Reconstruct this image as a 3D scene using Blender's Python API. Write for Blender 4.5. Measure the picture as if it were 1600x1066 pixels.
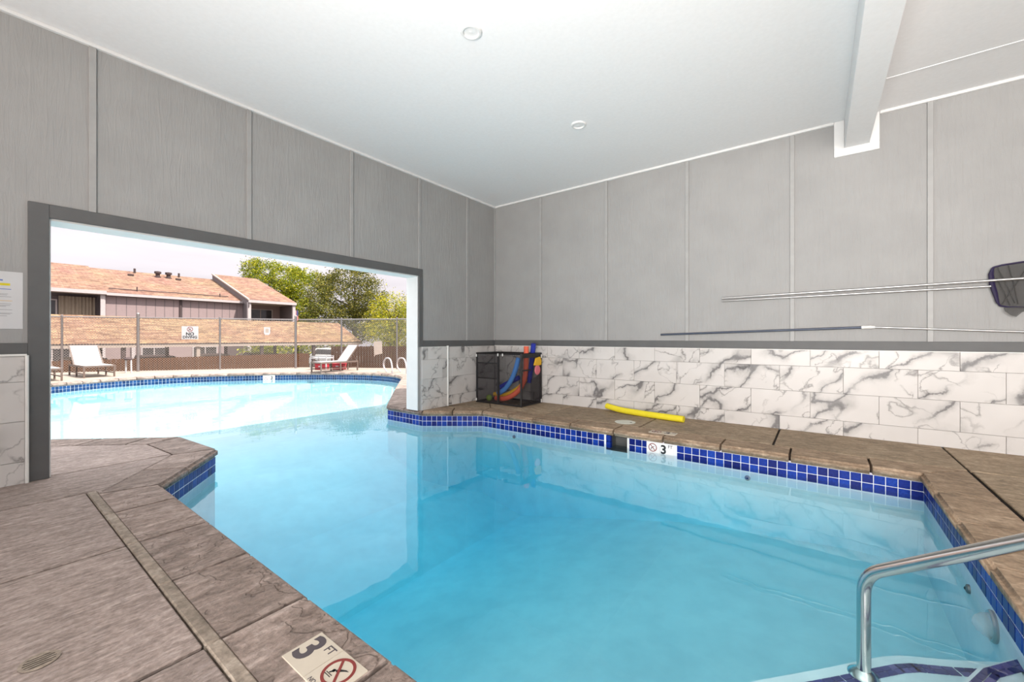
import bpy, bmesh, math, random
from mathutils import Vector, Matrix, Euler
random.seed(7)
R = math.radians
D = bpy.data
C = bpy.context.scene.collection
for o in list(D.objects): D.objects.remove(o)
sc = bpy.context.scene

# ------------------------------------------------------------------ camera
cam = D.objects.new('camera', D.cameras.new('camera')); C.objects.link(cam)
cam.data.sensor_width = 36; cam.data.lens = 638.7/1600*36
cam.data.shift_y = -4.6/1600; cam.data.clip_end = 500; cam.data.clip_start = .05
cam.location = (0, 0, 1.117); cam.rotation_euler = (R(90), 0, 0.642948)
sc.camera = cam

# ------------------------------------------------------------------ view
sc.view_settings.view_transform = 'Standard'; sc.view_settings.look = 'None'
sc.view_settings.gamma = 1; sc.view_settings.use_curve_mapping = False
sc.view_settings.exposure = 0.0

# ------------------------------------------------------------------ sky (thin bright overcast, brighter overhead)
SKY_H, SKY_Z = (.75, .685, .73), (2.5, 2.5, 2.55)
w = D.worlds.new('sky'); sc.world = w; w.use_nodes = True
nt = w.node_tree; nt.nodes.clear()
def wn(t, **k):
    n = nt.nodes.new(t)
    for a, b in k.items(): setattr(n, a, b)
    return n
tc = wn('ShaderNodeTexCoord'); sep = wn('ShaderNodeSeparateXYZ'); nt.links.new(tc.outputs['Generated'], sep.inputs[0])
mr = wn('ShaderNodeMapRange'); mr.inputs[1].default_value = 0; mr.inputs[2].default_value = .75
nt.links.new(sep.outputs['Z'], mr.inputs[0])
mp = wn('ShaderNodeMapping'); mp.inputs['Scale'].default_value = (2.2, 2.2, 13); nt.links.new(tc.outputs['Generated'], mp.inputs[0])
nz = wn('ShaderNodeTexNoise'); nz.inputs['Scale'].default_value = 1.6; nz.inputs['Detail'].default_value = 5; nt.links.new(mp.outputs[0], nz.inputs['Vector'])
mx = wn('ShaderNodeMix', data_type='RGBA'); mx.inputs[6].default_value = (*SKY_H, 1); mx.inputs[7].default_value = (*SKY_Z, 1)
pw_ = wn('ShaderNodeMath', operation='POWER'); pw_.inputs[1].default_value = 1.25; nt.links.new(mr.outputs[0], pw_.inputs[0]); nt.links.new(pw_.outputs[0], mx.inputs[0])
cl = wn('ShaderNodeMapRange'); cl.inputs[1].default_value = .35; cl.inputs[2].default_value = .68; cl.inputs[3].default_value = .93; cl.inputs[4].default_value = 1.1
nt.links.new(nz.outputs['Fac'], cl.inputs[0])
mu = wn('ShaderNodeMix', data_type='RGBA', blend_type='MULTIPLY'); mu.inputs[0].default_value = 1
nt.links.new(mx.outputs[2], mu.inputs[6]); nt.links.new(cl.outputs[0], mu.inputs[7])
bg = wn('ShaderNodeBackground'); nt.links.new(mu.outputs[2], bg.inputs[0]); bg.inputs[1].default_value = 1.0
ow = wn('ShaderNodeOutputWorld'); nt.links.new(bg.outputs[0], ow.inputs[0])

# ------------------------------------------------------------------ sun and added fill lamps
def lamp(name, kind, loc, to, power, size=None, color=(1, 1, 1)):
    l = D.lights.new(name, kind); o = D.objects.new(name, l); C.objects.link(o)
    o.location = loc; d = Vector(to)-Vector(loc); o.rotation_euler = d.to_track_quat('-Z', 'Y').to_euler()
    l.energy = power; l.color = color
    if size: l.shape = 'RECTANGLE'; l.size, l.size_y = size
    return o
SUN = Vector((.48, .23, .84))
s = lamp('sun', 'SUN', SUN*40, (0, 0, 0), 9.2, color=(1, .92, .83)); s.data.angle = R(.6)
lamp('ceiling_bounce_fill', 'AREA', (-.3, -1.9, .5), (-.8, 1.2, 3.6), 250, (2.2, 1.2), (1, .94, .89)).data.spread = R(130)  # added uplight behind the camera to lift the ceiling, like a bounced flash
lamp('rear_fill', 'AREA', (2.3, -3.4, 2.0), (1.6, 5, 2.1), 175, (4.2, 2.6), (1, .965, .93)).data.spread = R(95)  # added fill lamp on the unseen side behind the camera

# ------------------------------------------------------------------ material helpers
MATS = {}
class NB:
    def __init__(s, name, rough=.6, spec=.4):
        s.m = D.materials.new(name); s.m.use_nodes = True; s.t = s.m.node_tree; s.t.nodes.clear()
        s.out = s.n('ShaderNodeOutputMaterial'); s.b = s.n('ShaderNodeBsdfPrincipled')
        s.b.inputs['Roughness'].default_value = rough; s.b.inputs['Specular IOR Level'].default_value = spec
        s.l(s.b.outputs[0], s.out.inputs[0]); s._c = None
    def n(s, typ, **k):
        n = s.t.nodes.new(typ)
        for a, b in k.items(): setattr(n, a, b)
        return n
    def l(s, a, b): s.t.links.new(a, b)
    def co(s, scale=(1, 1, 1), rot=(0, 0, 0), rnd=0, src='Object'):
        tc = s.n('ShaderNodeTexCoord'); v = tc.outputs[src]
        if rnd:
            oi = s.n('ShaderNodeObjectInfo'); cb = s.n('ShaderNodeCombineXYZ'); a = s.n('ShaderNodeVectorMath', operation='SCALE')
            for i in range(3): s.l(oi.outputs['Random'], cb.inputs[i])
            s.l(cb.outputs[0], a.inputs[0]); a.inputs['Scale'].default_value = rnd
            b = s.n('ShaderNodeVectorMath', operation='ADD'); s.l(v, b.inputs[0]); s.l(a.outputs[0], b.inputs[1]); v = b.outputs[0]
        m = s.n('ShaderNodeMapping'); m.inputs['Scale'].default_value = scale; m.inputs['Rotation'].default_value = rot; s.l(v, m.inputs[0])
        return m.outputs[0]
    def noise(s, v, scale, detail=4, rough=.55, dist=0):
        n = s.n('ShaderNodeTexNoise'); s.l(v, n.inputs['Vector']); n.inputs['Scale'].default_value = scale
        n.inputs['Detail'].default_value = detail; n.inputs['Roughness'].default_value = rough; n.inputs['Distortion'].default_value = dist
        return n.outputs['Fac']
    def ramp(s, f, stops):
        r = s.n('ShaderNodeValToRGB'); s.l(f, r.inputs[0]); e = r.color_ramp.elements
        while len(e) < len(stops): e.new(.5)
        for i, (p, c) in enumerate(stops):
            e[i].position = p; e[i].color = (*c, 1) if len(c) == 3 else c
        return r.outputs[0]
    def mix(s, f, a, b, mode='MIX'):
        m = s.n('ShaderNodeMix', data_type='RGBA', blend_type=mode)
        for sock, x in ((m.inputs[0], f), (m.inputs[6], a), (m.inputs[7], b)):
            if isinstance(x, (int, float)): sock.default_value = x
            elif isinstance(x, tuple): sock.default_value = (*x, 1)
            else: s.l(x, sock)
        return m.outputs[2]
    def math(s, op, a, b=None):
        m = s.n('ShaderNodeMath', operation=op)
        for i, x in enumerate((a, b)):
            if x is None: continue
            if isinstance(x, (int, float)): m.inputs[i].default_value = x
            else: s.l(x, m.inputs[i])
        return m.outputs[0]
    def col(s, c):
        if isinstance(c, tuple): s.b.inputs['Base Color'].default_value = (*c, 1)
        else: s.l(c, s.b.inputs['Base Color'])
        return s
    def bump(s, h, strength=.3, dist=.01):
        b = s.n('ShaderNodeBump'); b.inputs['Strength'].default_value = strength; b.inputs['Distance'].default_value = dist
        s.l(h, b.inputs['Height']); s.l(b.outputs[0], s.b.inputs['Normal']); return s
    def rnd(s): return s.n('ShaderNodeObjectInfo').outputs['Random']
def plain(name, c, rough=.6, metal=0, spec=.4, var=.06, sc_=8, bmp=.1):
    b = NB(name, rough, spec); v = b.co(); f = b.noise(v, sc_, 4)
    lo = tuple(x*(1-var) for x in c); hi = tuple(min(1, x*(1+var)) for x in c)
    b.col(b.ramp(f, [(.3, lo), (.7, hi)])); b.b.inputs['Metallic'].default_value = metal
    if bmp: b.bump(b.noise(v, sc_*20, 3), bmp, .002)
    return b.m

def siding():
    b = NB('painted_siding', .62, .3); v = b.co((27, 27, 2.8), rnd=11)
    g = b.noise(v, 1, 6, .6, 1.2); f = b.noise(b.co(rnd=5), 2.5, 3)
    b.col(b.ramp(f, [(.3, (.312, .310, .306)), (.7, (.342, .339, .334))])).bump(g, .55, .012); return b.m
def marble():
    b = NB('marble_tile', .34, .35); v = b.co((1, 1, 1), rnd=37)
    nd = b.n('ShaderNodeTexNoise'); b.l(v, nd.inputs['Vector']); nd.inputs['Scale'].default_value = 3.0; nd.inputs['Detail'].default_value = 7; nd.inputs['Roughness'].default_value = .6
    sv = b.n('ShaderNodeVectorMath', operation='SCALE'); b.l(nd.outputs['Color'], sv.inputs[0]); sv.inputs['Scale'].default_value = .30
    ad = b.n('ShaderNodeVectorMath', operation='ADD'); b.l(v, ad.inputs[0]); b.l(sv.outputs[0], ad.inputs[1])
    def m(rx, ry, sc3):
        k = b.n('ShaderNodeMapping', vector_type='TEXTURE'); b.l(ad.outputs[0], k.inputs[0]); k.inputs['Rotation'].default_value = (R(rx), R(ry), 0); k.inputs['Scale'].default_value = sc3; return k.outputs[0]
    r1 = b.math('ABSOLUTE', b.math('SUBTRACT', b.noise(m(30, -34, (1.5, 1.5, .48)), 1.35, 1, .4), .5))
    r2 = b.math('ABSOLUTE', b.math('SUBTRACT', b.noise(m(-40, -52, (1.0, 1.0, .30)), 1.25, 2, .5), .47))
    r3 = b.math('ABSOLUTE', b.math('SUBTRACT', b.noise(m(35, 40, (1.2, 1.2, .5)), 1.5, 2, .5), .53))
    k1 = b.ramp(b.noise(v, 1.7, 2), [(.41, (0, 0, 0)), (.52, (1, 1, 1))]); k2 = b.ramp(b.noise(v, 2.4, 2), [(.47, (0, 0, 0)), (.57, (1, 1, 1))])
    base = b.ramp(b.noise(v, 2, 3), [(.3, (.56, .535, .515)), (.7, (.62, .595, .575))])
    thick = b.ramp(r1, [(0, (.26, .26, .27)), (.008, (.36, .36, .37)), (.016, (.72, .72, .72)), (.04, (.90, .90, .90)), (.07, (1, 1, 1))])
    thin = b.ramp(r2, [(0, (.42, .41, .41)), (.007, (.82, .82, .82)), (.016, (1, 1, 1))])
    thin2 = b.ramp(r3, [(0, (.36, .36, .36)), (.006, (.80, .80, .80)), (.014, (1, 1, 1))])
    c = b.mix(k1, base, b.mix(1.0, base, thick, 'MULTIPLY')); c = b.mix(k2, c, b.mix(1.0, c, thin, 'MULTIPLY')); c = b.mix(k1, b.mix(.8, c, thin2, 'MULTIPLY'), c)
    b.col(c); return b.m
def stone(name, a, c, streak, rel=.5, crack=True):
    b = NB(name, .72, .25); v = b.co(streak, rnd=9); vo = b.co(rnd=9)
    g = b.noise(v, 1, 8, .62, .6); big = b.noise(vo, 1.4, 4); fine = b.noise(vo, 55, 4, .6)
    c1 = b.ramp(g, [(.28, tuple(x*.68 for x in a)), (.5, a), (.74, c)])
    c1 = b.mix(.55, c1, b.ramp(big, [(.3, (.68, .66, .64)), (.7, (1.22, 1.2, 1.2))]), 'MULTIPLY')
    mid = b.noise(b.co(tuple(q*2.6 for q in streak), rnd=9), 1, 6, .65)
    c1 = b.mix(.75, c1, b.ramp(mid, [(.30, (.60, .58, .57)), (.5, (1, 1, 1)), (.70, (1.32, 1.3, 1.3))]), 'MULTIPLY')
    c1 = b.mix(.5, c1, b.ramp(fine, [(.34, (.70, .69, .68)), (.66, (1.25, 1.24, 1.24))]), 'MULTIPLY')
    rn = b.ramp(b.rnd(), [(0, (.9, .89, .88)), (1, (1.08, 1.07, 1.06))]); c1 = b.mix(1.0, c1, rn, 'MULTIPLY')
    h = b.math('ADD', b.math('ADD', b.math('MULTIPLY', g, .7), b.math('MULTIPLY', mid, .6)), b.math('MULTIPLY', fine, .35))
    if crack:
        wv = b.co((1, 1, 1), rnd=9); nn = b.n('ShaderNodeTexNoise'); b.l(wv, nn.inputs['Vector']); nn.inputs['Scale'].default_value = 5; nn.inputs['Detail'].default_value = 4
        s1 = b.n('ShaderNodeVectorMath', operation='SCALE'); s1.inputs['Scale'].default_value = .35; b.l(nn.outputs['Color'], s1.inputs[0])
        s2 = b.n('ShaderNodeVectorMath', operation='ADD'); b.l(wv, s2.inputs[0]); b.l(s1.outputs[0], s2.inputs[1])
        vr = b.n('ShaderNodeTexNoise'); b.l(s2.outputs[0], vr.inputs['Vector']); vr.inputs['Scale'].default_value = 3.2; vr.inputs['Detail'].default_value = 2
        cr = b.math('ABSOLUTE', b.math('SUBTRACT', vr.outputs['Fac'], .5))
        ck = b.ramp(cr, [(0, (.45, .42, .4)), (.006, (.72, .7, .68)), (.016, (1, 1, 1))]); c1 = b.mix(.45, c1, ck, 'MULTIPLY')
        lay = b.ramp(vr.outputs['Fac'], [(.42, (0, 0, 0)), (.45, (.4, .4, .4)), (.5, (.45, .45, .45)), (.51, (.8, .8, .8)), (.6, (1, 1, 1))])
        h = b.math('ADD', h, b.math('MULTIPLY', lay, 1.1))
    b.col(c1).bump(h, rel, .012); return b.m
def pooltile():
    b = NB('cobalt_tile', .35, .18); v = b.co((1, 1, 1), rnd=13)
    mot = b.noise(v, 60, 4, .6)
    base = b.ramp(b.rnd(), [(0, (.004, .010, .12)), (.5, (.006, .022, .21)), (1, (.010, .05, .34))])
    b.col(b.mix(.6, base, b.ramp(mot, [(.3, (.55, .5, .6)), (.7, (1.5, 1.4, 1.3))]), 'MULTIPLY')); return b.m
def tile_stuff():
    b = NB('far_waterline_tile', .15, .5); g = b.n('ShaderNodeNewGeometry')
    b.col(b.ramp(g.outputs['Random Per Island'], [(0, (.004, .02, .075)), (1, (.008, .05, .16))])); return b.m
def plaster():
    b = NB('pool_plaster', .8, .1); v = b.co(); f = b.noise(v, .8, 6, .6); f2 = b.noise(v, 5, 5)
    c = b.ramp(f, [(.3, (.60, .68, .72)), (.7, (.75, .80, .82))]); b.col(b.mix(.4, c, b.ramp(f2, [(.35, (.86, .88, .9)), (.6, (1.05, 1.05, 1.05))]), 'MULTIPLY')); return b.m
def shingles(name, ax, lo, hi):
    # ax: object-space scale so that courses run up the slope
    b = NB(name, .9, .1); v = b.co(ax); br = b.n('ShaderNodeTexBrick'); b.l(v, br.inputs['Vector'])
    br.inputs['Scale'].default_value = 1; br.inputs['Mortar Size'].default_value = .02; br.inputs['Brick Width'].default_value = 1; br.inputs['Row Height'].default_value = .55
    br.inputs['Color1'].default_value = (*lo, 1); br.inputs['Color2'].default_value = (*hi, 1); br.inputs['Mortar'].default_value = (*[x*.6 for x in lo], 1)
    n1 = b.noise(b.co((.5, .5, .5)), 2.2, 5); n2 = b.noise(v, .9, 5, .6, 1.5)
    c = b.mix(.7, br.outputs['Color'], b.ramp(n2, [(.35, (.55, .48, .44)), (.5, (.95, .95, .95)), (.64, (1.5, 1.42, 1.15))]), 'MULTIPLY')
    c = b.mix(.8, c, b.ramp(b.noise(b.co((.25, .25, .25)), 1.0, 3), [(.35, (1.1, .92, .90)), (.65, (1.08, 1.14, .88))]), 'MULTIPLY'); b.col(c)
    b.bump(br.outputs['Fac'], -.4, .02); return b.m
def leaf(name, c1, c2, c3):
    b = NB(name, .6, .2); g = b.n('ShaderNodeNewGeometry'); v = b.co(); f = b.noise(v, .55, 3)
    rr = b.ramp(g.outputs['Random Per Island'], [(0, c1), (.5, c2), (1, c3)])
    b.col(b.mix(.7, rr, b.ramp(f, [(.3, (.55, .6, .5)), (.7, (1.35, 1.25, 1.1))]), 'MULTIPLY'))
    t = b.n('ShaderNodeBsdfTranslucent'); b.l(rr, t.inputs[0]); mxs = b.n('ShaderNodeMixShader'); mxs.inputs[0].default_value = .3
    b.l(b.b.outputs[0], mxs.inputs[1]); b.l(t.outputs[0], mxs.inputs[2]); b.l(mxs.outputs[0], b.out.inputs[0]); return b.m
def mesh_cloth(name, c, alpha):
    b = NB(name, .8, .1); b.col(c); t = b.n('ShaderNodeBsdfTransparent'); m = b.n('ShaderNodeMixShader'); m.inputs[0].default_value = alpha
    b.l(t.outputs[0], m.inputs[1]); b.l(b.b.outputs[0], m.inputs[2]); b.l(m.outputs[0], b.out.inputs[0]); return b.m
def glass_dark(name, c):
    b = NB(name, .08, .5); v = b.co(); b.col(b.ramp(b.noise(v, 1.5, 2), [(.3, c), (.7, tuple(x*1.7 for x in c))])); return b.m
def water():
    m = D.materials.new('pool_water'); m.use_nodes = True; t = m.node_tree; t.nodes.clear()
    N = lambda k, **a: (lambda n: ([setattr(n, x, y) for x, y in a.items()], n)[1])(t.nodes.new(k))
    L = t.links.new
    out = N('ShaderNodeOutputMaterial'); tr = N('ShaderNodeBsdfTransparent'); gl = N('ShaderNodeBsdfGlossy'); gl.inputs['Roughness'].default_value = 0.0
    tr.inputs[0].default_value = (.97, .99, 1, 1)
    g = N('ShaderNodeNewGeometry'); dp = N('ShaderNodeVectorMath', operation='DOT_PRODUCT'); L(g.outputs['Incoming'], dp.inputs[0]); L(g.outputs['True Normal'], dp.inputs[1])
    ab = N('ShaderNodeMath', operation='ABSOLUTE'); L(dp.outputs['Value'], ab.inputs[0])
    su = N('ShaderNodeMath', operation='SUBTRACT'); su.inputs[0].default_value = 1; L(ab.outputs[0], su.inputs[1])
    pw = N('ShaderNodeMath', operation='POWER'); L(su.outputs[0], pw.inputs[0]); pw.inputs[1].default_value = 4.0
    ml = N('ShaderNodeMath', operation='MULTIPLY_ADD'); L(pw.outputs[0], ml.inputs[0]); ml.inputs[1].default_value = .95; ml.inputs[2].default_value = .025
    mix = N('ShaderNodeMixShader'); L(ml.outputs[0], mix.inputs[0]); L(tr.outputs[0], mix.inputs[1]); L(gl.outputs[0], mix.inputs[2])
    tc = N('ShaderNodeTexCoord'); mp = N('ShaderNodeMapping'); mp.inputs['Scale'].default_value = (1.6, 1.0, 1); L(tc.outputs['Object'], mp.inputs[0])
    nz = N('ShaderNodeTexNoise'); nz.inputs['Scale'].default_value = 2.6; nz.inputs['Detail'].default_value = 2; L(mp.outputs[0], nz.inputs['Vector'])
    bp = N('ShaderNodeBump'); bp.inputs['Strength'].default_value = .05; bp.inputs['Distance'].default_value = .03; L(nz.outputs['Fac'], bp.inputs['Height']); L(bp.outputs[0], gl.inputs['Normal'])
    va = N('ShaderNodeVolumeAbsorption'); va.inputs['Color'].default_value = (.0, .85, .985, 1); va.inputs['Density'].default_value = .58
    L(mix.outputs[0], out.inputs['Surface']); L(va.outputs[0], out.inputs['Volume']); return m

M = dict(
    siding=siding(), batten=plain('painted_batten', (.345, .343, .338), .5), dark=plain('charcoal_trim', (.105, .106, .107), .55),
    white=plain('white_paint', (.74, .74, .735), .55, var=.02), ceil=plain('ceiling_paint', (.83, .83, .835), .8, var=.02, sc_=30, bmp=.25),
    marble=marble(), grout=plain('tile_grout', (.36, .35, .34), .9), wgrout=plain('white_grout', (.72, .74, .78), .8),
    slab=stone('stamped_slab', (.32, .265, .24), (.46, .395, .37), (34, 9, 10), .8, False),
    slab_b=stone('stamped_slab_warm_cast', (.34, .265, .185), (.46, .37, .27), (8, 16, 10), .3, False),  # same slab as above, warmer light at the back put into its colour
    coping=stone('stone_coping', (.27, .218, .192), (.45, .38, .345), (14, 5, 12), 1.0),
    coping_b=stone('stone_coping_warm_cast', (.33, .245, .17), (.50, .39, .285), (7, 14, 12), .5, False),  # same coping stone, tinted with the warm light cast on this side
    strip=stone('joint_mortar', (.30, .255, .21), (.42, .37, .315), (12, 12, 12), .3, False),
    gap=plain('dark_joint', (.035, .028, .023), .9), concrete=plain('pale_concrete', (.31, .258, .215), .85, var=.08, sc_=3),
    tile=pooltile(), tilefar=tile_stuff(), plaster=plaster(), water=water(),
    steel=plain('polished_steel', (.62, .60, .57), .16, 1, var=.03, bmp=0), alu=plain('aluminium', (.46, .455, .45), .34, .85, var=.05, bmp=0),
    bluepole=plain('blue_grey_pole', (.07, .085, .12), .35, .2), plastic_w=plain('white_plastic', (.74, .73, .70), .4), black=plain('black_plastic', (.010, .009, .010), .45),
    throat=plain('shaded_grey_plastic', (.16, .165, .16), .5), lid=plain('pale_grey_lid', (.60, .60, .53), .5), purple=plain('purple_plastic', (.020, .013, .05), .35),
    netbag=mesh_cloth('net_bag', (.085, .082, .08), .72), binmesh=mesh_cloth('black_netting', (.03, .026, .028), .27), binmesh2=mesh_cloth('black_netting_dense', (.03, .026, .03), .46),
    yellow=plain('yellow_foam', (.78, .66, .025), .75, var=.04), lblue=plain('light_blue_foam', (.07, .24, .62), .7), blue=plain('blue_foam', (.02, .035, .36), .7),
    coral=plain('coral_foam', (.72, .13, .07), .7), yel2=plain('golden_foam', (.72, .40, .02), .7), pink=plain('pink_foam', (.62, .16, .20), .7), lime=plain('lime_rubber', (.22, .34, .05), .6),
    markw=plain('marker_tile', (.53, .47, .385), .4, var=.05), markw2=plain('marker_tile_white', (.76, .74, .73), .3, var=.03), ink=plain('black_ink', (.012, .012, .013), .5), inkg=plain('charcoal_ink', (.075, .062, .070), .6),
    red=plain('red_ink', (.20, .028, .024), .55), paper=plain('paper', (.58, .58, .59), .8, var=.01, bmp=0), txt=plain('grey_print', (.30, .30, .31), .8), hi=plain('yellow_print', (.62, .52, .02), .8), org=plain('orange_print', (.62, .45, .25), .8), blu=plain('blue_print', (.10, .16, .40), .8),
    sling=plain('white_sling', (.45, .44, .45), .8, var=.02, sc_=40), frame=plain('taupe_frame', (.13, .095, .08), .5),
    galv=plain('galvanised_steel', (.26, .235, .235), .45, .6), wire=plain('fence_wire', (.30, .265, .24), .5, .3), wood=plain('redwood_plank', (.072, .023, .0045), .85, var=.25, sc_=3),
    asphalt=plain('asphalt', (.12, .115, .11), .9), fascia=plain('cream_fascia', (.38, .31, .265), .7), lav=plain('mauve_siding', (.27, .205, .205), .8, var=.04), mauve_d=plain('shaded_mauve', (.15, .125, .13), .8), bwhite=plain('house_white', (.42, .37, .37), .6),  # mauve_d: siding mauve darkened, shade of rake and side walls put in
    curtain=plain('beige_curtain', (.34, .28, .22), .9, sc_=3), pane=glass_dark('window_glass', (.035, .033, .036)), pvc=plain('dark_vent', (.06, .04, .04), .7),
    roof=shingles('roof_shingles', (2.0, 3.6, 3.6), (.15, .092, .078), (.26, .178, .150)), carroof=shingles('carport_shingles', (2.4, 4.2, 4.2), (.145, .088, .066), (.255, .175, .125)),
    bark=plain('bark', (.11, .085, .065), .9, var=.3), leaf1=leaf('green_leaves', (.055, .105, .008), (.23, .27, .016), (.50, .46, .03)), leaf2=leaf('dark_leaves', (.022, .034, .008), (.12, .13, .022), (.33, .28, .055)), leaf3=leaf('yellow_leaves', (.10, .15, .010), (.33, .33, .02), (.50, .42, .028)),
    tan=plain('tan_plate', (.52, .42, .36), .7), carw=plain('white_car_paint', (.78, .77, .75), .25), carg=plain('grey_car_paint', (.22, .22, .23), .25, .3), card=plain('maroon_car_paint', (.10, .03, .03), .25), tyre=plain('tyre', (.02, .02, .02), .9),
    redp=plain('red_plastic', (.42, .03, .045), .5), navy=plain('flag_navy', (.04, .045, .14), .8), flagr=plain('flag_red', (.42, .05, .06), .8), lens=mesh_cloth('frosted_lens', (.70, .76, .80), .35), lampw=plain('lamp_baffle', (.78, .78, .775), .5))

# ------------------------------------------------------------------ mesh helpers
class MB:
    def __init__(s): s.v = []; s.f = []
    def add(s, v, f):
        k = len(s.v); s.v += [tuple(p) for p in v]; s.f += [[i+k for i in q] for q in f]; return s
    def box(s, x0, x1, y0, y1, z0, z1, mat=None):
        v = [(x, y, z) for z in (z0, z1) for x, y in ((x0, y0), (x1, y0), (x1, y1), (x0, y1))]
        if mat is not None: v = [mat @ Vector(p) for p in v]
        return s.add(v, [(3, 2, 1, 0), (4, 5, 6, 7), (0, 1, 5, 4), (1, 2, 6, 5), (2, 3, 7, 6), (3, 0, 4, 7)])
    def prism(s, poly, z0, z1, mat=None):
        n = len(poly); a = sum(poly[i][0]*poly[(i+1) % n][1]-poly[(i+1) % n][0]*poly[i][1] for i in range(n))
        if a < 0: poly = poly[::-1]
        v = [(x, y, z0) for x, y in poly]+[(x, y, z1) for x, y in poly]
        if mat is not None: v = [mat @ Vector(p) for p in v]
        return s.add(v, [list(range(n))[::-1], list(range(n, 2*n))]+[(i, (i+1) % n, n+(i+1) % n, n+i) for i in range(n)])
    def tube(s, pts, r, n=8, cap=True):
        P = [Vector(p) for p in pts]; rs = r if isinstance(r, (list, tuple)) else [r]*len(P)
        k = len(s.v); prev = None
        for i, p in enumerate(P):
            d = (P[min(i+1, len(P)-1)]-P[max(i-1, 0)]).normalized()
            if prev is None: u = d.orthogonal().normalized()
            else: u = (prev-d*prev.dot(d)).normalized()
            prev = u; q = d.cross(u)
            for j in range(n):
                a = 2*math.pi*j/n; s.v.append(tuple(p+rs[i]*(math.cos(a)*u+math.sin(a)*q)))
        for i in range(len(P)-1):
            for j in range(n):
                s.f.append([k+i*n+j, k+i*n+(j+1) % n, k+(i+1)*n+(j+1) % n, k+(i+1)*n+j])
        if cap:
            s.f.append([k+j for j in range(n)][::-1]); s.f.append([k+(len(P)-1)*n+j for j in range(n)])
        return s
    def lathe(s, prof, n=24, mat=None, caps=True):
        k = len(s.v); m = len(prof)
        for r, z in prof:
            for j in range(n):
                a = 2*math.pi*j/n; p = Vector((r*math.cos(a), r*math.sin(a), z)); s.v.append(tuple(mat @ p if mat is not None else p))
        for i in range(m-1):
            for j in range(n): s.f.append([k+i*n+j, k+i*n+(j+1) % n, k+(i+1)*n+(j+1) % n, k+(i+1)*n+j])
        if caps and prof[-1][0] > 0: s.f.append([k+(m-1)*n+j for j in range(n)])
        if caps and prof[0][0] > 0: s.f.append([k+j for j in range(n)][::-1])
        return s
    def mesh(s, name, mat, bevel=0, smooth=False, seg=1):
        me = D.meshes.new(name); me.from_pydata(s.v, [], s.f); me.materials.append(mat)
        if bevel or not smooth:
            bm = bmesh.new(); bm.from_mesh(me)
            if bevel:
                bmesh.ops.recalc_face_normals(bm, faces=bm.faces)
                bmesh.ops.bevel(bm, geom=[e for e in bm.edges if e.is_manifold and e.calc_face_angle(0) > .5], offset=bevel, segments=seg, affect='EDGES', clamp_overlap=True)
            bm.to_mesh(me); bm.free()
        if smooth:
            bm = bmesh.new(); bm.from_mesh(me); bmesh.ops.recalc_face_normals(bm, faces=bm.faces)
            for f in bm.faces: f.smooth = True
            for e in bm.edges: e.smooth = e.calc_face_angle(0) < .7 if e.is_manifold else True
            bm.to_mesh(me); bm.free()
        return me
    def build(s, name, mat, parent=None, bevel=0, smooth=False, seg=1, local=False, origin=None):
        if origin is not None: s.v = [(x-origin[0], y-origin[1], z-origin[2]) for x, y, z in s.v]
        return link(name, s.mesh(name, mat, bevel, smooth, seg), origin or (0, 0, 0), parent, local)
def W(p): return Matrix.LocRotScale(p.location, p.rotation_euler, None)
def link(name, me, loc=(0, 0, 0), parent=None, local=False, rot=(0, 0, 0)):
    o = D.objects.new(name, me); C.objects.link(o); o.location = loc; o.rotation_euler = rot
    if parent is not None:
        o.parent = parent
        if not local: o.matrix_parent_inverse = W(parent).inverted()
    return o
def tag(o, label, cat, group=None, kind=None):
    o['label'] = label; o['category'] = cat
    if group: o['group'] = group
    if kind: o['kind'] = kind
    return o
def thing(name, label, cat, loc=(0, 0, 0), rz=0, group=None):
    o = link(name, None, loc, rot=(0, 0, rz)); o.empty_display_size = .1; return tag(o, label, cat, group)
def struct(o): o['kind'] = 'structure'; return o
def copy_tree(o, parent=None):
    c = o.copy(); C.objects.link(c)
    if parent is not None: c.parent = parent
    for ch in list(o.children): copy_tree(ch, c)
    return c
def text_mesh(name, body, size, mat, bold=0, ext=.0008):
    cu = D.curves.new(name, 'FONT'); cu.body = body; cu.size = size; cu.extrude = ext; cu.offset = bold; cu.align_x = 'CENTER'; cu.align_y = 'CENTER'; cu.resolution_u = 4
    o = D.objects.new(name, cu); C.objects.link(o); dg = bpy.context.evaluated_depsgraph_get()
    me = D.meshes.new_from_object(o.evaluated_get(dg)); D.objects.remove(o); D.curves.remove(cu)
    me.name = name; me.materials.clear(); me.materials.append(mat); return me
def put(me, name, loc, rot, parent): return link(name, me, loc, parent, rot=rot)
def ring_mb(r0, r1, z, t, n=40):
    m = MB(); m.lathe([(r0, z), (r1, z), (r1, z+t), (r0, z+t), (r0, z)], n); m.f = [f for f in m.f if len(f) == 4]; return m
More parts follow.
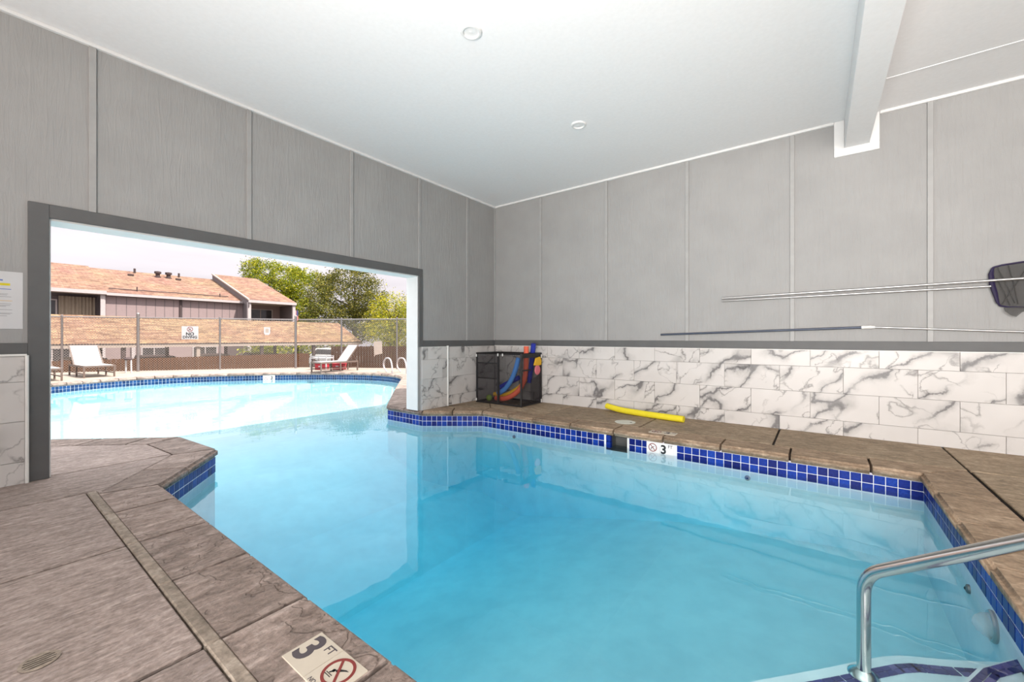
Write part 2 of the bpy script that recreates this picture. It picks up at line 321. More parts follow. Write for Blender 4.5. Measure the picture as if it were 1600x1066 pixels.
def no_diving(parent, mat4, r, c_ring, c_man, fourlines=True):
    """prohibition ring with a slash over a small diver and water lines, lying in local XY of mat4"""
    t = .0012
    k = ring_mb(r*.82, r, 0, t); k.box(-r*.085, r*.085, -r*.86, r*.86, 0, t*1.05, Matrix.Rotation(R(40), 4, 'Z'))
    k.v = [tuple(mat4 @ Vector(p)) for p in k.v]; k.build('prohibition_ring', c_ring, parent)
    d = MB(); d.lathe([(0, 0), (r*.11, 0), (r*.11, t*.7), (0, t*.7)], 12, Matrix.Translation((-r*.30, -r*.12, 0)))
    d.prism([(-r*.22, -r*.02), (-r*.05, r*.16), (r*.30, r*.33), (r*.52, r*.34), (r*.30, r*.22), (r*.08, r*.04), (-r*.1, -r*.12)], 0, t*.7)
    d.prism([(-r*.18, -r*.06), (-r*.38, -r*.36), (-r*.46, -r*.34), (-r*.28, 0)], 0, t*.7)
    for i in range(2 if fourlines else 1): d.box(-r*.62, -r*.05, -r*(.42+.12*i), -r*(.38+.12*i), 0, t*.7)
    d.v = [tuple(mat4 @ Vector(p)) for p in d.v]; d.build('diver_symbol', c_man, parent)

# ================================================================== SETTING: pavilion shell
LX, BY, CZ = -4.937, 6.04, 3.608          # inner faces of left wall, back wall, ceiling height
OY0, OY1, OZ = .397, 4.168, 2.075         # pool opening in the left wall
wl = MB().box(LX-.25, LX, -3.5, OY0, 0, CZ).box(LX-.25, LX, OY1, BY+.25, 0, CZ).box(LX-.25, LX, OY0, OY1, OZ, CZ).build('wall_left', M['siding']); struct(wl)
wb = MB().box(LX-.25, 4.6, BY, BY+.25, -.1, CZ).build('wall_back', M['siding']); struct(wb)
wr = MB().box(4.5, 4.75, -3.5, BY, -.1, CZ).build('wall_right', M['siding']); struct(wr)
ce = MB().box(LX-.25, 4.75, -3.5, BY+.25, CZ, CZ+.12).build('ceiling', M['ceil']); struct(ce)
rf = MB().box(-5.25, 5.4, -3.7, 6.9, CZ+.122, CZ+.19).build('roof', M['fascia']); struct(rf)
# siding panels and battens
def lpanel(rects, name='siding_panel'):
    m = MB()
    for y0, y1, z0, z1 in rects: m.box(LX, LX+.010, y0, y1, z0, z1)
    m.build(name, M['siding'], wl)
LB = [.641, 1.83, 3.041, 4.185, 5.261]
lpanel([(-3.5, -.585, 1.03, 3.6)]); lpanel([(-.581, .30, 1.03, 3.6), (.30, .639, 2.13, 3.6)])
for a, b in zip(LB[:3], LB[1:4]): lpanel([(a+.002, b-.002, 2.13, 3.6)])
lpanel([(4.187, 5.259, 1.03, 3.6)]); lpanel([(5.263, BY-.012, 1.03, 3.6)])
for y in [-.583]+LB:
    z0 = 1.075 if (y < .2 or y > 4.2) else 2.178
    MB().box(LX+.010, LX+.029, y-.023, y+.023, z0, 3.58).build('batten', M['batten'], wl, bevel=.003)
RB = [-3.887, -2.663, -1.4635, -.253, .9347, 2.145, 3.355]
ed = [LX+.012]+RB+[4.5]
for a, b in zip(ed[:-1], ed[1:]): MB().box(a+.002, b-.002, BY-.010, BY, 1.03, 3.6).build('siding_panel', M['siding'], wb)
for x in RB: MB().box(x-.023, x+.023, BY-.029, BY-.010, 1.075, 3.58).build('batten', M['batten'], wb, bevel=.003)
MB().box(LX+.010, LX+.032, BY-.032, BY-.010, 1.075, 3.58).build('batten', M['batten'], wb)
# opening casing, rails (dark) and white jamb lining
t1 = MB(); t1.box(LX+.010, LX+.034, .286, OY0, 0.0, 2.183).box(LX+.010, LX+.034, OY0, 4.242, OZ, 2.183).box(LX+.010, LX+.034, OY1, 4.242, .98, OZ)
struct(t1.build('trim_1', M['dark'], bevel=.003))
t2 = MB().box(LX, LX+.032, -3.5, .286, .978, 1.078).box(LX, LX+.032, 4.242, BY-.03, .978, 1.078); struct(t2.build('trim_2', M['dark'], bevel=.003))
struct(MB().box(LX+.02, 4.5, BY-.034, BY, .978, 1.080).build('trim_3', M['dark'], bevel=.003))
jm = struct(MB().box(LX-.252, LX+.006, OY1-.014, OY1+.004, -.0, OZ-.012).box(LX-.252, LX+.006, OY0-.004, OY0+.010, 0, OZ-.012).box(LX-.252, LX+.008, OY0-.004, OY1+.004, OZ-.014, OZ+.004).build('trim_4', M['white'], bevel=.002))
# crown strips
struct(MB().box(LX, LX+.045, -3.5, BY, CZ-.030, CZ).build('trim_5', M['white'], bevel=.006))
struct(MB().box(LX+.045, .146, BY-.045, BY, CZ-.030, CZ).box(.54, 4.5, BY-.045, BY, CZ-.030, CZ).build('trim_6', M['white'], bevel=.006))
struct(MB().box(.46, 4.5, 5.285, 5.30, CZ-.006, CZ).build('trim_7', M['ceil'], bevel=.002))
bmm = struct(MB().box(.240, .455, -3.5, BY-.032, 3.285, CZ).build('ceiling_beam', M['ceil'], bevel=.004))
MB().box(.146, .54, BY-.03, BY, 3.20, 3.29).box(.146, .24, BY-.03, BY, 3.29, CZ).box(.455, .54, BY-.03, BY, 3.29, CZ).build('end_collar', M['white'], bmm, bevel=.004)
# marble wainscot tiles: shared meshes
TW, TH, TT = .610, .305, .014
def tile_wall(wall, axis, base, start, end, odd0, zb=(-.012, .168, .477, .781, .976), off=None):
    """running bond rows of 61 cm tiles; axis 'x' on the back wall, 'y' on the left wall"""
    for r in range(4):
        z0, z1 = zb[r]+.0015, zb[r+1]-.0015
        z0 = max(z0, .0)
        j = odd0+(TW/2 if r % 2 else 0)
        k = math.floor((start-j)/TW)
        a = j+k*TW
        while a < end-.01:
            p, q = max(a, start)+.0015, min(a+TW, end)-.0015; a += TW
            if q-p < .02: continue
            key = (axis, round(q-p, 3), round(z1-z0, 3))
            me = CACHE.get(key)
            if me is None:
                m = MB(); hw, hh = (q-p)/2, (z1-z0)/2
                if axis == 'x': m.box(-hw, hw, -TT/2, TT/2, -hh, hh)
                else: m.box(-TT/2, TT/2, -hw, hw, -hh, hh)
                me = CACHE[key] = m.mesh('tile', M['marble'], bevel=.0012)
            c, zc = (p+q)/2, (z0+z1)/2
            link('tile', me, (c, base-TT/2, zc) if axis == 'x' else (base+TT/2, c, zc), wall)
CACHE = {}
GB = .022
struct(MB().box(LX+.02, 4.5, BY-GB, BY, 0, .978).build('wall_back_backing', M['grout']))
# fix: rows seen on the back wall; joints of rows 1,3 at x=-.077+.61k and 2,4 at -.38+.61k
tile_wall(wb, 'x', BY-GB, LX+.06, 4.49, -.381)
def lw(y0, y1, proud, odd):
    struct(MB().box(LX, LX+proud, y0, y1, 0, .978).build('wall_left_backing', M['grout']))
    tile_wall(wl, 'y', LX+proud, y0+.004, y1-.002, odd)
lw(-3.5, .272, .040, -.02); lw(4.205, 4.755, .035, 4.03); lw(4.76, 6.0, .012, 4.88)
e1 = MB(); e1.tube([(LX+.054, .280, 0), (LX+.054, .280, .985)], .011, 10).tube([(LX+.054, .280, .985), (LX+.054, -3.5, .985)], .010, 10)
struct(e1.build('trim_8', M['plastic_w'], smooth=True))
e2 = MB().tube([(LX+.045, 4.762, 0), (LX+.045, 4.762, .992)], .018, 10).box(LX, LX+.04, 4.755, 4.775, 0, .985)
struct(e2.build('trim_9', M['plastic_w'], smooth=True))
struct(MB().box(LX+.02, 4.5, BY-.040, BY, .972, .980).box(LX, LX+.05, 4.21, 4.76, .972, .980).build('trim_10', M['plastic_w']))

# ================================================================== POOL
def catmull(P, n):
    out = []
    for i in range(len(P)-1):
        p0, p1, p2, p3 = (Vector(P[max(i-1, 0)]), Vector(P[i]), Vector(P[i+1]), Vector(P[min(i+2, len(P)-1)]))
        for j in range(n):
            t = j/n; out.append(tuple(.5*((2*p1)+(-p0+p2)*t+(2*p0-5*p1+4*p2-p3)*t*t+(-p0+3*p1-3*p2+p3)*t**3)))
    return out+[tuple(P[-1])]
curve = catmull([(-5.78, 1.44), (-6.78, .56), (-8.3, -.6), (-10.5, -1.5), (-12.8, -1.2), (-14.2, -.1), (-14.8, .95), (-15.25, 1.8), (-15.5, 2.9), (-15.25, 4.1), (-14.5, 5.3), (-13.5, 6.4), (-12.45, 7.25), (-11.35, 7.75), (-10.3, 7.80), (-9.45, 7.42), (-8.9, 6.95), (-7.3, 5.55), (-5.72, 4.2)], 3)
near = [(.70, .87), (-4.03, .87), (-4.86, 1.50)]
far_in = [(-4.864, 4.2), (-4.12, 4.75), (.70, 4.75)]
OUT = near+curve+far_in                     # waterline outline, clockwise seen from above
NO = len(OUT)
def offset(poly, d):
    """mitred offset away from the water"""
    n = len(poly); res = []
    area = sum(poly[i][0]*poly[(i+1) % n][1]-poly[(i+1) % n][0]*poly[i][1] for i in range(n)); sg = 1 if area > 0 else -1
    for i in range(n):
        p0, p, p1 = Vector(poly[i-1]), Vector(poly[i]), Vector(poly[(i+1) % n])
        a, b = (p-p0).normalized(), (p1-p).normalized()
        na, nb = Vector((a.y, -a.x))*sg, Vector((b.y, -b.x))*sg
        m = (na+nb).normalized(); res.append(tuple(p+m*d/max(.35, m.dot(na))))
    return res
LIP, BACK = offset(OUT, -.025), offset(OUT, .30)
pool = thing('swimming_pool', 'freeform swimming pool running from inside the pavilion out through the opening', 'pool', (-6, 3, -1.5))
WZ = -.20
# shell: floor (ramp up outdoors) and plaster walls
def fz(x):
    K = [(9, -.78), (.2, -.78), (-1.2, -.92), (-3.4, -1.42), (-4.6, -1.15), (-7.0, -.34), (-99, -.34)]
    for (a, za), (b, zb) in zip(K[:-1], K[1:]):
        if x >= b: return za+(zb-za)*(a-x)/(a-b)
bm = bmesh.new()
ob = offset(OUT, .03); vs = [bm.verts.new((x, y, 0)) for x, y in ob]
bmesh.ops.triangle_fill(bm, edges=[bm.edges.new((vs[i], vs[(i+1) % NO])) for i in range(NO)], use_beauty=True)
for xc in (.2, -.5, -1.2, -2.3, -3.4, -4.0, -4.6, -5.4, -6.2, -7.0): bmesh.ops.bisect_plane(bm, geom=bm.verts[:]+bm.edges[:]+bm.faces[:], plane_co=(xc, 0, 0), plane_no=(1, 0, 0))
for v in bm.verts: v.co.z = fz(v.co.x)
for f in bm.faces:
    f.normal_update()
    if f.normal.z < 0: f.normal_flip()
me = D.meshes.new('pool_floor'); bm.to_mesh(me); bm.free(); me.materials.append(M['plaster']); link('pool_floor', me, parent=pool)
m = MB(); ob2 = offset(OUT, .02)
for i in range(NO):
    j = (i+1) % NO; a, b, c, d = OUT[i], OUT[j], ob2[j], ob2[i]
    v = []
    for (px, py) in (a, b): v += [(px, py, -1.47), (px, py, -.262)]
    m.add([v[0], v[2], v[3], v[1]], [(0, 1, 2, 3)])
m.build('pool_wall', M['plaster'], pool)
SK = (-2.10, -1.83)
g = MB()
for i in range(NO):
    a, b = OUT[i], OUT[(i+1) % NO]
    if i == NO-2:                            # back wall: leave the skimmer mouth open
        for x0, x1 in ((-4.12, SK[0]), (SK[1], .70)): g.add([(x0, 4.75, -.262), (x1, 4.75, -.262), (x1, 4.75, -.079), (x0, 4.75, -.079)], [(0, 1, 2, 3)])
    else: g.add([(*a, -.262), (*b, -.262), (*b, -.079), (*a, -.079)], [(0, 1, 2, 3)])
g.build('grout_band', M['wgrout'], pool)
PT = .0785; tm = MB().box(-.0365, .0365, -.003, .003, -.0365, .0365).mesh('tile', M['tile'], bevel=.0025)
def tile_run(a, b, skip=None, zs=(-.1185, -.197)):
    a, b = Vector(a), Vector(b); d = (b-a); L = d.length; d.normalize(); n = int(L/PT); ang = math.atan2(d.y, d.x); nx = Vector((d.y, -d.x))
    for k in range(n):
        p = a+d*((k+.5)*PT)
        if skip and skip(p.x): continue
        for z in zs: link('tile', tm, (p.x, p.y, z), pool, rot=(0, 0, ang))
    rem = L-n*PT
    if rem > .02:
        q = MB().box(-rem/2+.002, rem/2-.002, -.003, .003, -.0365, .0365).mesh('tile', M['tile'], bevel=.0025); p = b-d*rem/2
        for z in zs: link('tile', q, (p.x, p.y, z), pool, rot=(0, 0, ang))
tile_run((.70, 4.75), (-4.12, 4.75), lambda x: SK[0]-.03 < x < SK[1]+.05 or -1.60 < x < -1.29)
tile_run((.70, 4.745), (.70, 1.55)); tile_run((-4.12, 4.75), (-4.864, 4.2)); tile_run((-4.864, 4.2), (-5.72, 4.2)); tile_run((-4.86, 1.5), (-4.04, .876))
# far waterline tiles, too small to pick apart: one mesh
fm = MB(); acc = 0
for i in range(2, 2+len(curve)):
    a, b = Vector(OUT[i]), Vector(OUT[(i+1) % NO]); d = b-a; L = d.length; d.normalize(); k = max(1, round(L/.0785)); st = L/k
    ang = math.atan2(d.y, d.x)
    for q in range(k):
        p = a+d*(q+.5)*st
        for z in (-.1185, -.197):
            fm.box(-st/2+.004, st/2-.004, -.006, .006, -.036, .036, Matrix.Translation((p.x, p.y, z)) @ Matrix.Rotation(ang, 4, 'Z'))
o = fm.build('far_tiles', M['tilefar'], pool); o['kind'] = 'stuff'
# coping stones
def stone_piece(lip, back, mat, flip):
    z0, z1 = -.078, 0.0
    (a, b), (c, d) = lip, back               # lip a->b, back c->d (same direction)
    bm = bmesh.new(); poly = [a, b, d, c]
    lo = [bm.verts.new((*p, z0)) for p in poly]; hi = [bm.verts.new((*p, z1)) for p in poly]
    bm.faces.new(lo[::-1]); bm.faces.new(hi)
    for i in range(4): bm.faces.new((lo[i], lo[(i+1) % 4], hi[(i+1) % 4], hi[i]))
    bmesh.ops.recalc_face_normals(bm, faces=bm.faces)
    e = [x for x in bm.edges if set(x.verts) in ({hi[0], hi[1]}, {lo[0], lo[1]})]
    top = [x for x in bm.edges if x.verts[0] in hi and x.verts[1] in hi and x not in e]
    bmesh.ops.bevel(bm, geom=e, offset=.022, segments=3, affect='EDGES', clamp_overlap=True)
    for f in bm.faces: f.smooth = len(f.verts) == 4 and abs(f.normal.z) < .98 and f.calc_area() < .03
    me = D.meshes.new('coping_stone'); bm.to_mesh(me); bm.free(); me.materials.append(mat)
    return me
def lerp(a, b, t): return (a[0]+(b[0]-a[0])*t, a[1]+(b[1]-a[1])*t)
def coping_seg(i, ts, mat):
    j = (i+1) % NO; g_ = .010
    ts = [0]+list(ts)+[1]; L = (Vector(OUT[j])-Vector(OUT[i])).length
    # perpendicular joints inside, mitred joints at the ends
    a, b, c, d = LIP[i], LIP[j], BACK[i], BACK[j]
    P, Q = Vector(OUT[i]), Vector(OUT[j]); u = (Q-P).normalized()
    def on(line0, line1, t, end):
        if end: return line0 if t == 0 else line1
        X = P+(Q-P)*t; l0, l1 = Vector(line0), Vector(line1); s_ = (X-l0).dot(u)/((l1-l0).dot(u)); return tuple(l0+(l1-l0)*s_)
    for t0, t1 in zip(ts[:-1], ts[1:]):
        la, lb = on(a, b, t0, t0 == 0), on(a, b, t1, t1 == 1); ba, bb = on(c, d, t0, t0 == 0), on(c, d, t1, t1 == 1)
        e = tuple(u*g_)
        la, ba = (la[0]+e[0], la[1]+e[1]), (ba[0]+e[0], ba[1]+e[1]); lb, bb = (lb[0]-e[0], lb[1]-e[1]), (bb[0]-e[0], bb[1]-e[1])
        link('coping_stone', stone_piece((la, lb), (ba, bb), mat, 0), parent=pool)
xs = [.03, -.58, -1.19, -1.78, -2.38, -2.98, -3.60]
coping_seg(0, [(.70-x)/4.73 for x in xs], M['coping']); coping_seg(1, [.42], M['coping']); coping_seg(2, [], M['coping'])
acc = 0
for i in range(3, 2+len(curve)): coping_seg(i, [.5] if (Vector(OUT[i+1])-Vector(OUT[i])).length > .8 else [], M['coping'])
coping_seg(2+len(curve), [], M['coping_b']) if False else None
iV = NO-4                                    # (-5.72,4.2)
coping_seg(iV, [.5], M['coping']); coping_seg(iV+1, [.5], M['coping_b'])
coping_seg(iV+2, [(x+4.12)/4.82 for x in (-3.62, -3.19, -2.6, -2.0, -1.41, -.82, -.22, .37)], M['coping_b'])
coping_seg(NO-1, [(4.75-y)/3.88 for y in (4.24, 3.63, 3.02, 2.42, 1.81, 1.25)], M['coping_b'])
# skimmer mouth
k = MB(); x0, x1 = SK; k.add([(x0, 4.75, -.27), (x1, 4.75, -.27), (x1, 5.05, -.27), (x0, 5.05, -.27), (x0, 4.75, -.085), (x1, 4.75, -.085), (x1, 5.05, -.085), (x0, 5.05, -.085)], [(0, 1, 2, 3), (7, 6, 5, 4), (3, 2, 6, 7), (0, 3, 7, 4), (1, 5, 6, 2)])
k.build('skimmer_throat', M['throat'], pool)
MB().box(x1, x1+.025, 4.742, 4.752, -.25, -.078).box(x0-.006, x0, 4.744, 4.752, -.25, -.085).build('skimmer_frame', M['plastic_w'], pool)
MB().box(x0-.0, x0+.055, 4.744, 4.80, -.155, -.083).box(x0-.0, x0+.055, 4.744, 4.80, -.235, -.16).build('skimmer_corner_tile', M['tile'], pool, bevel=.002)
# steps in the near corner, with trim tiles
lo = [(-1.45, .87), (-.27, 2.09), (.03, 2.42), (.15, 2.56), (.24, 2.66), (.31, 2.72), (.38, 2.76), (.47, 2.81), (.58, 2.88), (.70, 2.96), (.70, .87)]
MB().prism(lo, -.88, -.42).build('entry_step', M['plaster'], pool, bevel=.012, seg=2)
hi_ = [(-.85, .87), (.05, 1.85), (.30, 2.18), (.42, 2.36), (.55, 2.62), (.70, 2.80), (.70, .87)]
MB().prism(hi_, -.42, -.30).build('entry_step', M['plaster'], pool, bevel=.012, seg=2)
sm = MB()
def trimline(path, z, inset):
    P = [Vector(p) for p in path]
    for i in range(len(P)-1):
        d = (P[i+1]-P[i]); L = d.length; d.normalize(); nx = Vector((d.y, -d.x)); n = max(1, round(L/.052)); st = L/n; ang = math.atan2(d.y, d.x)
        for q in range(n):
            for r in range(2):
                p = P[i]+d*(q+.5)*st+nx*(inset+.026*r)
                sm.box(-st/2+.002, st/2-.002, -.0115, .0115, 0, .004, Matrix.Translation((p.x, p.y, z)) @ Matrix.Rotation(ang, 4, 'Z'))
trimline(lo[:10], -.42, .075); trimline(hi_[:6], -.30, .03)
b_ = NB('step_trim_tile', .2, .5); gg = b_.n('ShaderNodeNewGeometry'); b_.col(b_.ramp(gg.outputs['Random Per Island'], [(0, (.02, .02, .11)), (.6, (.05, .045, .19)), (1, (.15, .12, .30))]))
o = sm.build('step_trim_tiles', b_.m, pool); o['kind'] = 'stuff'
# water body
bm = bmesh.new(); ow_ = offset(OUT, .012)
for z, flip in ((WZ, False), (-1.5, True)):
    vs = [bm.verts.new((x, y, z)) for x, y in ow_]
    r_ = bmesh.ops.triangle_fill(bm, edges=[bm.edges.new((vs[i], vs[(i+1) % NO])) for i in range(NO)], use_beauty=True)
    if not flip: top = vs
    else: bot = vs
for i in range(NO): bm.faces.new((top[i], top[(i+1) % NO], bot[(i+1) % NO], bot[i]))
bmesh.ops.recalc_face_normals(bm, faces=bm.faces)
me = D.meshes.new('pool_water'); bm.to_mesh(me); bm.free(); me.materials.append(M['water'])
tag(link('pool_water', me), 'clear blue still water filling the pool', 'water', kind='stuff')

# ================================================================== FLOOR (interior deck)
fl = MB(); WJ0 = -5.0
fl.box(WJ0, 4.5, -3.5, .54, -.14, -.022).prism([(-5.0, 1.14)]+BACK[3:8]+[(BACK[7][0], -3.5), (-5.0, -3.5)], -.14, -.022).box(1.03, 4.5, .54, 5.06, -.14, -.022).box(-4.6, 4.5, 5.06, BY, -.14, -.022).prism([(-5.19, 4.55), (-4.95, 4.55), (-4.22, 5.06), (-4.22, BY), (-5.19, BY)], -.14, -.022).prism([(-5.19, .54), (-4.22, .54), (-4.93, 1.12), (-5.19, 1.14)], -.14, -.022)
floor = struct(fl.build('floor', M['gap']))
def slab(poly, mat=M['slab'], g=.011):
    c = offset(poly, -g); MB().prism(c, -.02, 0).build('deck_slab', mat, floor, bevel=.005)
def rect(x0, x1, y0, y1): return [(x0, y0), (x1, y0), (x1, y1), (x0, y1)]
cx = [4.5, 3.0, 1.82, .62, -.58, -1.78, -2.98, -4.23]
for a, b in zip(cx[1:], cx[:-1]):
    for y0, y1 in ((-.86, .525), (-2.2, -.86), (-3.5, -2.2)): slab(rect(a, b, y0, y1))
WJ = -4.975
slab([(WJ, -.86), (-4.23, -.86), (-4.23, .55), BACK[1], lerp(BACK[1], BACK[2], .99), (WJ, BACK[2][1]-.004)])
slab(rect(WJ, -4.23, -2.2, -.86)); slab(rect(WJ, -4.23, -3.5, -2.2))
slab([(WJ, BACK[2][1]-.002)]+BACK[3:8]+[(BACK[7][0], -.86), (WJ, -.86)]); slab(rect(BACK[7][0], WJ, -3.5, -.86))
sx = [1.03, .62, -.02, -.58, -1.19, -1.78, -2.38, -2.98, -3.6, -4.225]
for a, b in zip(sx[1:], sx[:-1]): MB().box(a+.002, b-.002, .520, .570, -.03, .002).build('joint_strip', M['strip'], floor, bevel=.006)
yb = 5.058
for a, b in ((1.015, 4.5), (-.38, 1.02), (-1.80, -.38), (-3.225, -1.80)): slab(rect(a, b, yb, BY-.02), M['slab_b'])
BX, BW = BACK[NO-2], BACK[NO-3]
slab([(-3.225, yb), (-3.225, BY-.02), (-4.60, BY-.02), (-4.56, 5.45), BX], M['slab_b'], .005)
slab([(-4.60, BY-.02), (-4.92, BY-.02), (-4.92, BW[1]+.02), BW, BX, (-4.56, 5.45)], M['slab_b'], .003)
for y0, y1 in ((.54, 1.9), (1.9, 3.5), (3.5, yb)): slab(rect(1.022, 2.7, y0, y1), M['slab_b']); slab(rect(2.7, 4.5, y0, y1), M['slab_b'])

# ================================================================== OUTDOOR DECK
bm = bmesh.new()
def loop(pts):
    vs = [bm.verts.new((x, y, 0)) for x, y in pts]; return [bm.edges.new((vs[i], vs[(i+1) % len(vs)])) for i in range(len(vs))]
hole = [p for p in offset(OUT, .296)[2:-2]]
hole = [p for p in offset(OUT, .296)][7:NO-4]
outer = [(hole[0][0], -3.5), (-5.19, -3.5), (-5.19, -9), (-20.2, -9), (-21.4, -.9), (-19.75, 1.95), (-15.75, 7.7), (-12.3, 9.75), (-9, 11.6), (-5.19, 11.6), (-5.19, 4.502)]
ring_ = outer+[BACK[NO-4]]+hole[::-1]
loop(ring_); bmesh.ops.triangle_fill(bm, edges=bm.edges[:], use_beauty=True)
for f in bm.faces:
    f.normal_update()
    if f.normal.z < 0: f.normal_flip()
r_ = bmesh.ops.extrude_face_region(bm, geom=bm.faces[:])
for v in [x for x in r_['geom'] if isinstance(x, bmesh.types.BMVert)]: v.co.z -= .09
bmesh.ops.recalc_face_normals(bm, faces=bm.faces)
me = D.meshes.new('pool_deck'); bm.to_mesh(me); bm.free(); me.materials.append(M['concrete']); struct(link('pool_deck', me))
GZ = -1.6
struct(MB().box(-120, -5.3, -60, 90, GZ-.2, GZ).build('parking_lot', M['asphalt']))
struct(MB().box(-4.9, 40, -40, -3.55, -.3, -.03).build('rear_terrace', M['concrete']))

# ================================================================== INTERIOR THINGS
# recessed downlights
for i, (x, y) in enumerate(((-2.256, 2.457), (-2.239, 4.285))):
    lab = ('larger looking round recessed downlight in the white ceiling nearer the camera', 'small looking round recessed downlight in the white ceiling toward the back wall')[i]
    t = thing('recessed_downlight', lab, 'ceiling light', (x, y, CZ), group='recessed ceiling lights')
    T = Matrix.Translation((x, y, CZ))
    MB().lathe([(.058, -.004), (.066, -.016), (.082, -.014), (.088, -.004), (.092, 0)], 28, T, False).build('trim_ring', M['white'], t, smooth=True)
    q = MB().lathe([(.058, -.004), (.05, -.003), (.0, -.010)], 28, T, False); q.build('lamp_face', M['lampw'], t, smooth=True)
# paper notice
pn = thing('paper_notice', 'white printed paper notice with a yellow heading pinned on the left wall', 'notice', (LX+.012, .16, 1.19))
MB().box(LX+.011, LX+.0135, -.03, .262, 1.187, 1.622).build('sheet', M['paper'], pn)
def pline(y0, y1, z, h, mt, nm): MB().box(LX+.0135, LX+.0139, y0, y1, z-h/2, z+h/2).build(nm, mt, pn)
pline(.05, .165, 1.555, .010, M['blu'], 'heading_line'); pline(.0, .200, 1.524, .018, M['hi'], 'highlight_bar'); pline(.0, .205, 1.488, .005, M['blu'], 'text_line')
for z, y1 in ((1.452, .19), (1.443, .185), (1.430, .205), (1.376, .205), (1.364, .20), (1.357, .18), (1.332, .21), (1.306, .21), (1.299, .20), (1.285, .185)): pline(.02, y1, z, .0035, M['txt'], 'text_line')
pline(.02, .21, 1.400, .005, M['org'], 'text_line')
# poles on the back wall
py = BY-.046
p1 = tag(MB().tube([(-1.017, py-.028, 1.640), (2.9, py-.028, 1.700)], .0135, 10).build('telescopic_pole', M['alu'], smooth=True), 'upper of two crossing silver poles on the grey wall, passing in front of the net', 'pole', 'silver pool poles on the back wall')
nt_ = thing('leaf_net', 'silver pole with purple framed leaf net hanging on the back wall', 'pool net', (1.3, py, 1.61))
MB().tube([(-1.02, py+.001, 1.607), (1.345, py-.004, 1.622)], .0115, 10).build('pole', M['alu'], nt_, smooth=True)
MB().tube([(1.24, py-.004, 1.621), (1.37, py-.004, 1.622)], [.006, .010], 10).build('socket', M['black'], nt_, smooth=True)
fr = [(1.375, 1.56), (1.362, 1.62), (1.352, 1.70), (1.352, 1.775), (1.368, 1.806), (1.42, 1.822), (1.60, 1.845), (1.74, 1.84), (1.79, 1.80), (1.80, 1.62), (1.79, 1.46), (1.74, 1.415), (1.60, 1.405), (1.46, 1.415), (1.41, 1.43), (1.385, 1.48), (1.375, 1.56)]
MB().tube([(x, py+.010, z) for x, z in fr], .0085, 8).build('hoop', M['purple'], nt_, smooth=True)
MB().tube([(x, py+.004, z) for x, z in [(1.395, 1.455), (1.375, 1.56), (1.358, 1.64), (1.350, 1.74), (1.362, 1.80)]], [.010, .019, .021, .019, .010], 8).build('throat_bar', M['purple'], nt_, smooth=True)
bag = MB(); nx_, nz_ = 12, 10
for i in range(nx_+1):
    for j in range(nz_+1):
        u, v_ = i/nx_, j/nz_; x0_ = 1.362+.045*(1-v_)**3+.012*v_**6; x = x0_+u*(1.79-x0_); lo_, hi2 = 1.436-.030*min(1, u*2.2), 1.804+.040*min(1, u*1.8); z = lo_+(hi2-lo_)*v_
        dep = .020*math.sin(math.pi*u)*math.sin(math.pi*v_)*(.4+.6*abs(math.sin(9*u+2*v_)))
        bag.v.append((x, py+.012-dep, z))
for i in range(nx_):
    for j in range(nz_): a = i*(nz_+1)+j; bag.f.append([a, a+nz_+1, a+nz_+2, a+1])
# sag of the bag below the hoop
k0 = len(bag.v)
for i in range(9):
    x = 1.43+i*.035; bag.v += [(x, py, 1.412), (x+.004, py-.02, 1.375-.035*math.sin(i*.9)-.012*(i % 3)), ]
for i in range(8): a = k0+2*i; bag.f.append([a, a+1, a+3, a+2])
bag.build('net_bag', M['netbag'], nt_, smooth=True)
wires = MB()
for (xa, za, xb, zb) in ((1.39, 1.80, 1.50, 1.45), (1.46, 1.815, 1.52, 1.44), (1.42, 1.44, 1.58, 1.80), (1.385, 1.70, 1.47, 1.43)): wires.tube([(xa, py-.004, za), ((xa+xb)/2, py-.022, (za+zb)/2), (xb, py-.004, zb)], .0035, 5)
wires.build('fold', M['netbag'], nt_)
lp = thing('extension_pole', 'lower wall pole, blue grey half joined to a silver half by a white collar', 'pole', (-.7, py, 1.17))
MB().tube([(-1.814, py, 1.166), (.40, py, 1.236)], .014, 10).build('outer_tube', M['bluepole'], lp, smooth=True)
MB().tube([(.46, py, 1.2385), (1.55, py, 1.176), (2.3, py, 1.12)], .0105, 10).build('inner_tube', M['alu'], lp, smooth=True)
MB().tube([(.385, py, 1.236), (.40, py, 1.2365), (.41, py, 1.2368), (.455, py, 1.2375), (.46, py, 1.238), (.50, py, 1.237)], [.017, .0205, .018, .018, .020, .013], 10).build('locking_collar', M['plastic_w'], lp, smooth=True)
# mesh storage bin in the corner
bx0, bx1, bxm, by0, by1, bz = -4.78, -3.83, -4.30, 5.36, 5.94, .865
bn = thing('mesh_storage_bin', 'black mesh pool toy bin on the deck in the far corner', 'toy bin', ((bx0+bx1)/2, (by0+by1)/2, 0))
def bar(name, a, b, r=.015): MB().tube([a, b], r, 8).build(name, M['black'], bn, smooth=True)
for x in (bx0, bx1):
    for y in (by0, by1): bar('upright', (x, y, 0), (x, y, bz), .018)
bar('upright', (bxm-.012, by0, 0), (bxm-.012, by0, bz)); bar('upright', (bxm+.016, by0, 0), (bxm+.016, by0, bz), .008)
for z in (.014, bz-.012):
    for y in (by0, by1): bar('rail', (bx0, y, z), (bx1, y, z), .014)
    for x in (bx0, bx1): bar('rail', (x, by0, z), (x, by1, z), .014)
def sheet(name, q, mt): MB().add(q, [(0, 1, 2, 3)]).build(name, mt, bn)
e_ = .002
sheet('front_netting', [(bxm, by0+e_, .02), (bx1, by0+e_, .02), (bx1, by0+e_, bz-.02), (bxm, by0+e_, bz-.02)], M['binmesh'])
